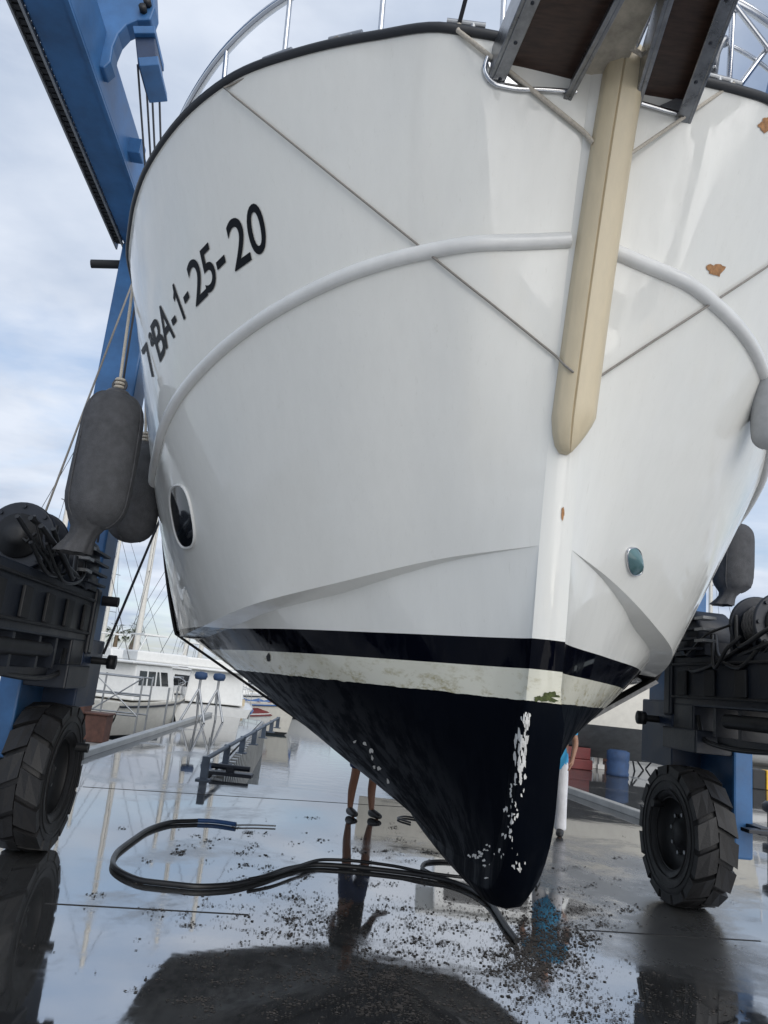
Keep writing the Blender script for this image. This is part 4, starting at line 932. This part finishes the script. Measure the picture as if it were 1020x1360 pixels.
# ------------------------------------------------------------------ background boats
def loft_hull(mb, L, B, D, draft, flare=.75, n=16):
    rows = {1: [], -1: []}; sh = []
    for i in range(n+1):
        x = -L/2+L*i/n; t = i/n; half = B/2*(1-max(0, (t-.45)/.55)**2.2)*(.92+.08*min(1, t*4)); rise = .35*t*t; k0 = -draft*(1-max(0, (t-.7)/.3)**2)
        half = max(half, .02)
        for s_ in (1, -1):
            rows[s_].append([Vector((x+.0*t, 0, k0)), Vector((x+.05*t, s_*half*flare*.55, k0*.55+.02)), Vector((x+.15*t, s_*half*flare, .12)), Vector((x+.3*t, s_*half*.92, D*.55+rise*.6)), Vector((x+.45*t, s_*half, D+rise))])
        sh.append((x+.45*t, half, D+rise))
    return rows, sh
def boat(name, loc, rz, L, B, D, draft, label, cat, kind, hull_m, bottom_m, group=None, mast=0, cabin=True, seed=0):
    rt = thing(name, (0, 0, 0), label, cat, group); rd = random.Random(seed)
    rows, sh = loft_hull(None, L, B, D, draft)
    mb = MB()
    for s_ in (1, -1): mb.grid([r[2:] for r in rows[s_]])
    mb.grid([[Vector((a, -b, c-.05)), Vector((a, 0, c-.02)), Vector((a, b, c-.05))] for a, b, c in sh])
    r0 = {s_: rows[s_][0] for s_ in (1, -1)}; mb.add([r0[1][0], r0[1][2], r0[1][4], r0[-1][4], r0[-1][2]], [(0, 1, 2, 3, 4)])
    mb.build('hull', hull_m, rt)
    mb = MB()
    for s_ in (1, -1): mb.grid([r[:3] for r in rows[s_]])
    mb.build('bottom', bottom_m, rt)
    mb = MB()
    for s_ in (1, -1): mb.tube([Vector((a, s_*(b+.01), c-.12)) for a, b, c in sh], .035, 6)
    mb.build('rubbing_strip', M_bluep if seed % 2 else M_navy, rt)
    if cabin:
        cz = D+.05; x0, x1 = -L*.30, L*.20; hw = B*.36; H = 1.25 if kind != 'sail' else .55
        def cab(x, y, z):
            t = (z-cz)/H; return Vector((x-(.35*t if x > 0 else -.1*t), y*(1-.1*t), z))
        mb = MB(); mb.box(x0, x1, -hw, hw, cz, cz+H, cab); mb.box(x0-.35, x1-.15, -hw*1.02, hw*1.02, cz+H+.003, cz+H+.09, lambda x, y, z: Vector((x, y, z))); cb_ = mb.build('cabin', M_white, rt, bevel=.05)
        nw = 4 if kind != 'sail' else 3
        for s_ in (1, -1):
            for k in range(nw):
                a = x0+.25+(x1-x0-.6)*k/nw; b = a+(x1-x0-.6)/nw-.12; mb = MB(); mb.box(a, b, s_*(hw*.97), s_*(hw*1.0+.012), cz+H*.42, cz+H*.82, cab); mb.build('window', M_glass, cb_)
        for k in range(2):
            mb = MB(); y0 = -hw*.85+k*hw*.9; p = [cab(x1+.012, y0, cz+H*.4), cab(x1+.012, y0+hw*.8, cz+H*.4), cab(x1+.012, y0+hw*.8, cz+H*.85), cab(x1+.012, y0, cz+H*.85)]; mb.prism(p, (.02, 0, 0)); mb.build('windscreen', M_glass, cb_)
        if kind == 'fly':
            mb = MB(); mb.box(x0+.1, x1-1.0, -hw*.8, hw*.8, cz+H+.09, cz+H+.6, lambda x, y, z: Vector((x-(.3*(z-cz-H) if x > 0 else 0), y, z))); mb.build('flybridge', M_white, rt, bevel=.08)
            mb = MB()
            for s_ in (1, -1): mb.tube([(x0+.2, s_*hw*.7, cz+H+.6), (x0+.5, s_*hw*.7, cz+H+1.4), (x0+1.3, s_*hw*.7, cz+H+1.4)], .035, 6)
            mb.box(x0+.3, x0+1.6, -hw*.75, hw*.75, cz+H+1.38, cz+H+1.45); mb.build('radar_arch', M_white, rt)
    # guard rail
    mb = MB()
    for s_ in (1, -1):
        pts = [Vector((a, s_*(b-.05), c+.55)) for a, b, c in sh[n_cut(len(sh)):]]; mb.tube(pts, .015, 5)
        for a, b, c in sh[n_cut(len(sh))::2]: mb.tube([(a, s_*(b-.05), c-.05), (a, s_*(b-.05), c+.55)], .012, 5)
    mb.build('guard_rail', M_steel, rt)
    if mast:
        mb = MB(); mb.tube([(L*.05, 0, D), (L*.05, 0, D+mast)], .09, 10, radii=[.20, .13]); ms = mb.build('mast', mat('mast_paint', (.62, .60, .55), .4, var=.08), rt)
        for z_, wd in ((.45, .9), (.72, .65)):
            mb = MB(); mb.tube([(L*.05, -wd, D+mast*z_), (L*.05, wd, D+mast*z_)], .03, 6); mb.build('spreader', M_galv, ms)
        mb = MB(); mb.tube([(L*.05, 0, D+1.3), (-L*.38, 0, D+1.25)], .10, 8); mb.build('boom', M_bluep if seed % 3 == 0 else M_white2, ms)
        for a in ((L*.62, 0, D+.4), (-L*.48, 0, D)):
            mb = MB(); mb.tube([a, (L*.05, 0, D+mast)], .018, 5); mb.build('stay', M_wire, ms)
        for s_ in (1, -1):
            mb = MB(); mb.tube([(0, s_*B*.46, D), (L*.05, s_*.9, D+mast*.45), (L*.05, 0, D+mast*.95)], .014, 5); mb.build('shroud', M_wire, ms)
    rt.location = loc; rt.rotation_euler = (0, 0, rz); return rt
def n_cut(n): return n//2
WZ = -1.05
boat('motor_boat', (-13.2, 31, WZ), math.radians(6), 11, 3.6, 1.25, .5, 'white cabin cruiser with dark side windows moored beyond the kerb', 'boat', 'fly', M_white, M_antif, 'moored boats', seed=2)
boat('motor_boat', (-7.4, 37, WZ), math.radians(-10), 8, 2.9, 1.1, .4, 'small white open boat moored behind the tube scaffold', 'boat', 'plain', M_white2, M_antif, 'moored boats', seed=3)
boat('sailing_boat', (-14.5, 47, WZ), math.radians(20), 11, 3.4, 1.2, .6, 'white sailing boat with tall cream mast near the palms', 'boat', 'sail', M_white, M_antif, 'moored boats', mast=15, seed=3)
boat('sailing_boat', (-12.6, 56, WZ), math.radians(15), 12, 3.5, 1.2, .6, 'white sailing boat with double spreader mast behind the other', 'boat', 'sail', M_white, M_antif, 'moored boats', mast=16.5, seed=4)
boat('sailing_boat', (-16, 66, WZ), math.radians(-12), 12, 3.5, 1.2, .6, 'far white sailing boat with thin mast', 'boat', 'sail', M_white2, M_antif, 'moored boats', mast=14, seed=5)
boat('sailing_boat', (-21.5, 62, WZ), math.radians(-30), 11, 3.5, 1.2, .6, 'far white sailing boat with short mast below the palms', 'boat', 'sail', M_white2, M_antif, 'moored boats', mast=11, seed=8)
boat('motor_boat', (-8.8, 47, WZ), math.radians(25), 9, 3.0, 1.2, .4, 'white motor boat with navy strip moored past the pier end', 'boat', 'fly', M_white, M_antif, 'moored boats', seed=6)
boat('motor_boat', (-20, 52, WZ), math.radians(10), 13, 4.0, 1.7, .5, 'cream motor boat with high side behind the cabin cruiser', 'boat', 'fly', M_white2, M_antif, 'moored boats', seed=7)
boat('motor_boat', (-5.9, 54, WZ), math.radians(-35), 9, 3.0, 1.2, .4, 'white motor boat at the far end of the pier slot', 'boat', 'plain', M_white, M_antif, 'moored boats', seed=9)
boat('motor_boat', (-26, 78, WZ), math.radians(5), 14, 4.2, 1.7, .5, 'far white motor boat under the palm trees', 'boat', 'fly', M_white, M_antif, 'moored boats', seed=10)
for k, (x, y, rz, L_, kd, ms, lab) in enumerate(((-8.6, 29.5, 75, 6, 'plain', 0, 'small white boat moored end on between scaffold and cradle posts'), (-6.3, 33.5, 100, 6.5, 'plain', 0, 'white open boat moored by the pier end past the tan tarpaulin'), (-9.6, 52, 10, 10, 'sail', 14, 'white sailing boat with mast rising beside the sling'), (-13.6, 43, -40, 9, 'fly', 0, 'white motor boat with flybridge wedged behind the cruiser'), (-10.2, 41, 40, 8, 'fly', 0, 'white motor boat lying between the cruiser and the open boat'), (-17.5, 41, -15, 10, 'sail', 13, 'white sailing boat behind the cabin cruiser, stern to the pier'), (-15.2, 60, 60, 10, 'plain', 0, 'white open boat far behind the cream masts'), (-24.5, 68, 12, 12, 'sail', 15, 'white sailing boat with bare mast next to the palms'), (-10.6, 66, -50, 11, 'fly', 0, 'white motor boat far behind the scaffold'), (-17.8, 74, 35, 12, 'sail', 13, 'far sailing boat with boom cover behind the moored rows'), (-12.2, 34.5, 70, 7, 'plain', 0, 'small cream boat moored end on behind the scaffold'))):
    boat('sailing_boat' if ms else 'motor_boat', (x, y, WZ), math.radians(rz), L_, 3.2, 1.2, .4, lab, 'boat', kd, M_white if k % 2 else M_white2, M_antif, 'moored boats', mast=ms, seed=20+k)
# right side: boat on stands and others ashore
boat('motor_boat', (5.2, 21.5, 1.05), math.radians(-4), 10, 3.4, 1.3, .75, 'white hull with dark grey bottom propped ashore over red blocks', 'boat', 'plain', M_white2, M_antif, seed=4)
boat('motor_boat', (14.0, 33, .35), math.radians(172), 10, 3.3, 1.4, .35, 'white motor boat ashore behind the propped hull', 'boat', 'plain', M_white, M_white, seed=12)
boat('motor_boat', (22, 40, .6), math.radians(15), 12, 3.8, 1.4, .5, 'white motor boat ashore behind the yellow and black barrier', 'boat', 'fly', M_white, M_white2, seed=14)
boat('sailing_boat', (26, 60, .6), math.radians(35), 12, 3.6, 1.3, .6, 'white sailing boat on the hard beyond the right wheel', 'boat', 'sail', M_white, M_antif, mast=14, seed=15)
# props and clutter under the propped hull
for k, (px, py) in enumerate(((783, 1018), (790, 1020), (797, 1021))):
    q = on_ground(px, py); mb = MB(); mb.box(-.05, .05, -.05, .05, 0, .68, lambda x, y, z: q+Vector((x, y, z))); mb.box(-.09, .09, -.09, .09, 0, .12, lambda x, y, z: q+Vector((x, y, z))); mb.box(-.07, .07, -.07, .07, .66, .70, lambda x, y, z: q+Vector((x, y, z)))
    mb.build('prop_post', M_white, tag=(('white prop post next to the red keel block', 'middle white prop post between two others under the propped hull', 'white prop post next to the rust brown block')[k], 'post', 'white posts under the propped hull'))
q = on_ground(765, 1020); mb = MB(); mb.box(-.45, .35, -.3, .3, .0, .25, lambda x, y, z: q+Vector((x, y, z))); mb.box(-.35, .3, -.25, .25, .253, .55, lambda x, y, z: q+Vector((x, y, z))); mb.build('keel_block', M_red, bevel=.02, tag=('red keel block under the propped hull beside the white posts', 'block'))
q = on_ground(820, 1030); mb = MB(); mb.lathe([(0, 0), (.27, 0), (.28, .06), (.26, .1), (.28, .3), (.26, .34), (.28, .4), (.28, .58), (.2, .62), (0, .62)], q, (0, 0, 1), 24); mb.build('plastic_barrel', M_dblue, tag=('dark blue plastic barrel standing ashore under the propped hull', 'barrel'))
q = on_ground(812, 1012); mb = MB(); mb.box(-.4, .4, -.3, .3, 0, .3, lambda x, y, z: q+Vector((x, y, z))); mb.box(-.3, .35, -.25, .25, .303, .7, lambda x, y, z: q+Vector((x, y, z))); mb.build('keel_block', M_rust, bevel=.02, tag=('rust brown keel block behind the blue barrel', 'block'))
def prop_stand(q, h, label):
    rt = thing('boat_stand', q, label, 'stand', 'props under the hull ashore')
    for a in range(3):
        t = a*2.1+.4; mb = MB(); mb.tube([q+Vector((.45*math.cos(t), .45*math.sin(t), .0)), q+Vector((0, 0, h*.6))], .025, 6); mb.build('leg', M_black, rt)
    mb = MB(); mb.tube([q+Vector((0, 0, h*.4)), q+Vector((.05, 0, h))], .02, 6); mb.build('screw', M_galv, rt)
    mb = MB(); mb.box(-.15, .15, -.15, .15, h-.02, h+.02, lambda x, y, z: q+Vector((x+.05, y, z))); mb.build('pad', M_rust, rt)
for px, py, h, lab in ((838, 1022, .8, 'shorter black tripod prop under the propped hull beside the blue barrel'), (878, 1024, .95, 'taller black tripod prop under the raised bow of the propped hull')): prop_stand(on_ground(px, py), h, lab)
# yellow and black barrier
q = on_ground(1003, 1047); rt = thing('barrier', q, 'low barrier of alternating yellow and black blocks on the wet ground', 'barrier')
for k in range(8):
    mb = MB(); x0 = -.5+k*.36; mb.box(x0, x0+.34, -.15, .15, 0, .48, lambda x, y, z: q+Vector((x, y, z))); mb.build('block', M_yel if k % 2 == 0 else M_black, rt, bevel=.02)
# scaffold at the pier edge
q = Vector((-6.9, 24.6, -1.05)); rt = thing('tube_scaffold', q, 'galvanised tube scaffold frame standing between the kerb and the cruiser', 'scaffold')
X = [-3.3, -1.5, 0, .85]; 
for x in X:
    for y in (0, 1.1): 
        mb = MB(); mb.tube([q+Vector((x, y, 0)), q+Vector((x, y, 2.15 if x < .5 else 1.9))], .03, 6); mb.build('upright', M_galv, rt)
for z in (.95, 1.55, 2.1):
    for y in (0, 1.1): 
        mb = MB(); mb.tube([q+Vector((X[0], y, z)), q+Vector((X[2], y, z))], .028, 6); mb.build('ledger', M_galv, rt)
for a, b in ((0, 1), (1, 2)):
    mb = MB(); mb.tube([q+Vector((X[a], -.04, .95)), q+Vector((X[b], -.04, 2.1))], .022, 6); mb.build('brace', M_galv, rt)
    mb = MB(); mb.tube([q+Vector((X[b], -.04, .95)), q+Vector((X[a], -.04, 2.1))], .022, 6); mb.build('brace', M_galv, rt)
# floating pontoon with two rusty bins
mb = MB(); mb.box(-13.5, -5.6, 21.2, 23.2, -1.2, -.72); mb.build('pontoon', M_conc, bevel=.03, tag=('low concrete pontoon floating beside the kerbed pier', 'pontoon'))
for x, h, lab in ((-7.9, .95, 'taller rusty brown bin on the pontoon'), (-7.25, .72, 'shorter rusty brown bin on the pontoon')):
    mb = MB(); qq = Vector((x, 22.2, -.715)); mb.box(-.28, .28, -.28, .28, 0, h, lambda a, b, c: qq+Vector((a*(1+.08*c), b*(1+.08*c), c))); mb.box(-.34, .34, -.34, .34, h+.002, h+.06, lambda a, b, c: qq+Vector((a, b, c))); mb.build('steel_bin', M_rust, bevel=.02, tag=(lab, 'bin'))
# two boat cradles with blue tops on the pier
for (px, py), lab in (((258, 958), 'steel cradle post with dark blue pad beside the scaffold'), ((283, 957), 'steel cradle post with dark blue pad nearer the slot railing')):
    q = on_ground(px, py); q.z = 0; rt = thing('boat_cradle', q, lab, 'cradle')
    for dx, dy in ((-.35, -.3), (.35, -.3), (0, .35)):
        mb = MB(); mb.tube([q+Vector((dx, dy, 0)), q+Vector((0, 0, .95))], .035, 6); mb.build('leg', M_galv, rt)
    mb = MB(); mb.tube([q+Vector((0, 0, .5)), q+Vector((0, 0, 1.3))], .04, 8); mb.build('post', M_galv, rt)
    mb = MB(); mb.lathe([(0, 1.2), (.16, 1.22), (.20, 1.32), (.17, 1.42), (0, 1.45)], q, (0, 0, 1), 12); mb.build('pad', M_dblue, rt)
# tan tarpaulin boat and red life ring on the far boats
def tarp_boat(loc, rz, material, label):
    rt = thing('covered_dinghy', (0, 0, 0), label, 'dinghy', 'covered dinghies')
    rows, sh = loft_hull(None, 4.6, 1.8, .7, .2); mb = MB()
    for s_ in (1, -1): mb.grid(rows[s_])
    r0 = rows[1][0]; r1 = rows[-1][0]; mb.add([r0[0], r0[2], r0[4], r1[4], r1[2]], [(0, 1, 2, 3, 4)]); mb.build('hull', M_white, rt)
    mb = MB(); rows2 = []
    for i, (a, b, c) in enumerate(sh): rows2.append([Vector((a, -b-.03, c-.12)), Vector((a, -b*.9, c+.06)), Vector((a, -b*.4, c+.25+.08*math.sin(i*1.7))), Vector((a, 0, c+.38+.06*math.sin(i*2.3))), Vector((a, b*.4, c+.25)), Vector((a, b*.9, c+.06)), Vector((a, b+.03, c-.12))])
    mb.grid(rows2); mb.build('tarpaulin', material, rt); rt.location = loc; rt.rotation_euler = (0, 0, rz)
tarp_boat((-7.6, 32.5, WZ+.1), .3, M_tarp, 'dinghy under a tan tarpaulin beyond the cradle posts'); tarp_boat((-5.9, 41, WZ+.1), -.4, M_bluep, 'dinghy under a blue tarpaulin beyond the cradle posts'); tarp_boat((-5.2, 36, WZ+.1), .8, M_red, 'dinghy under a red tarpaulin past the pier railing')
# palms
def palm(loc, h, label, seed):
    rd = random.Random(seed); rt = thing('palm_tree', loc, label, 'palm', 'palms on the far quay'); L = Vector(loc)
    mb = MB(); pts = [L+Vector((.25*math.sin(k/8*1.5), 0, h*k/8)) for k in range(9)]; mb.tube(pts, .3, 10, radii=[.42-.16*k/8+.03*(k % 2) for k in range(9)]); mb.build('trunk', M_bark, rt)
    top = pts[-1]; mb = MB()
    for k in range(46):
        a = rd.random()*6.283; el = rd.uniform(-.9, 1.3); R_ = rd.uniform(1.9, 2.7); prev = None
        d = Vector((math.cos(a)*math.cos(el), math.sin(a)*math.cos(el), math.sin(el))); mid = top+d*R_*.6+Vector((0, 0, .1)); end = top+d*R_+Vector((0, 0, -.4-.2*rd.random())); sd = Vector((-math.sin(a), math.cos(a), 0))
        for j in range(9):   # fan blades
            sp = (j-4)/4; tip = mid+(end-mid)*(1-.3*abs(sp))+sd*sp*.75; wv = sd*.05
            mb.add([mid-wv, mid+wv, tip], [(0, 1, 2)])
        mb.add([top-sd*.04, top+sd*.04, mid+sd*.03, mid-sd*.03], [(0, 1, 2, 3)])
    mb.build('crown', M_leaf, rt)
for (px, py), h_, lab, sd_ in (((173, 858), 5.4, 'palm tree with full round crown on the far quay', 1), ((151, 857), 5.2, 'palm tree on the far quay beside the lift leg', 2), ((128, 855), 5.6, 'palm tree on the far quay half hidden by the lift leg', 3)):
    q = at_depth(px, py, 126); palm((q.x, q.y, .3), h_, lab, sd_)
# low houses on the far quay
def house(loc, wx, wy, h, m_wall, label, seed):
    rt = thing('house', loc, label, 'house', 'houses on the far quay'); L = Vector(loc); mb = MB(); mb.box(-wx/2, wx/2, -wy/2, wy/2, 0, h, lambda x, y, z: L+Vector((x, y, z))); mb.build('wall', m_wall, rt)
    mb = MB(); mb.box(-wx/2-.3, wx/2+.3, -wy/2-.3, wy/2+.3, h+.003, h+.35, lambda x, y, z: L+Vector((x, y, z))); mb.build('roof', M_rust if seed % 2 else M_white2, rt)
    for k in range(int(wx//3)):
        for r_ in range(max(1, int(h//3))):
            mb = MB(); x = -wx/2+1.2+k*3; mb.box(x, x+1.1, -wy/2-.06, -wy/2+.05, 1+r_*3, 2.3+r_*3, lambda a, b, c: L+Vector((a, b, c))); mb.build('window', M_glass, rt)
M_stucco = mat('pale_stucco', (.55, .50, .42), .85, var=.12)
house((-36, 155, .3), 22, 8, 2.3, M_white2, 'low cream building on the far quay behind the masts', 0); house((-66, 155, .3), 18, 8, 2.4, M_stucco, 'low tan building on the far quay behind the palms', 1)
house((62, 130, .3), 26, 9, 5.5, M_stucco, 'tan two storey building beyond the right wheel', 3); house((92, 128, .3), 24, 9, 4.0, M_white2, 'low cream building beyond the barrier', 2); house((30, 145, .3), 24, 9, 5, M_white2, 'cream building seen past the propped hull', 4)
# dark bollard at the right
q = on_ground(1030, 1128); mb = MB(); mb.lathe([(.16, 0), (.16, .05), (.10, .06), (.10, .45), (.16, .48), (.17, .56), (.12, .60), (0, .61)], q, (0, 0, 1), 20); mb.build('bollard', M_navy, tag=('dark steel mooring bollard on the wet ground past the right wheel', 'bollard'))
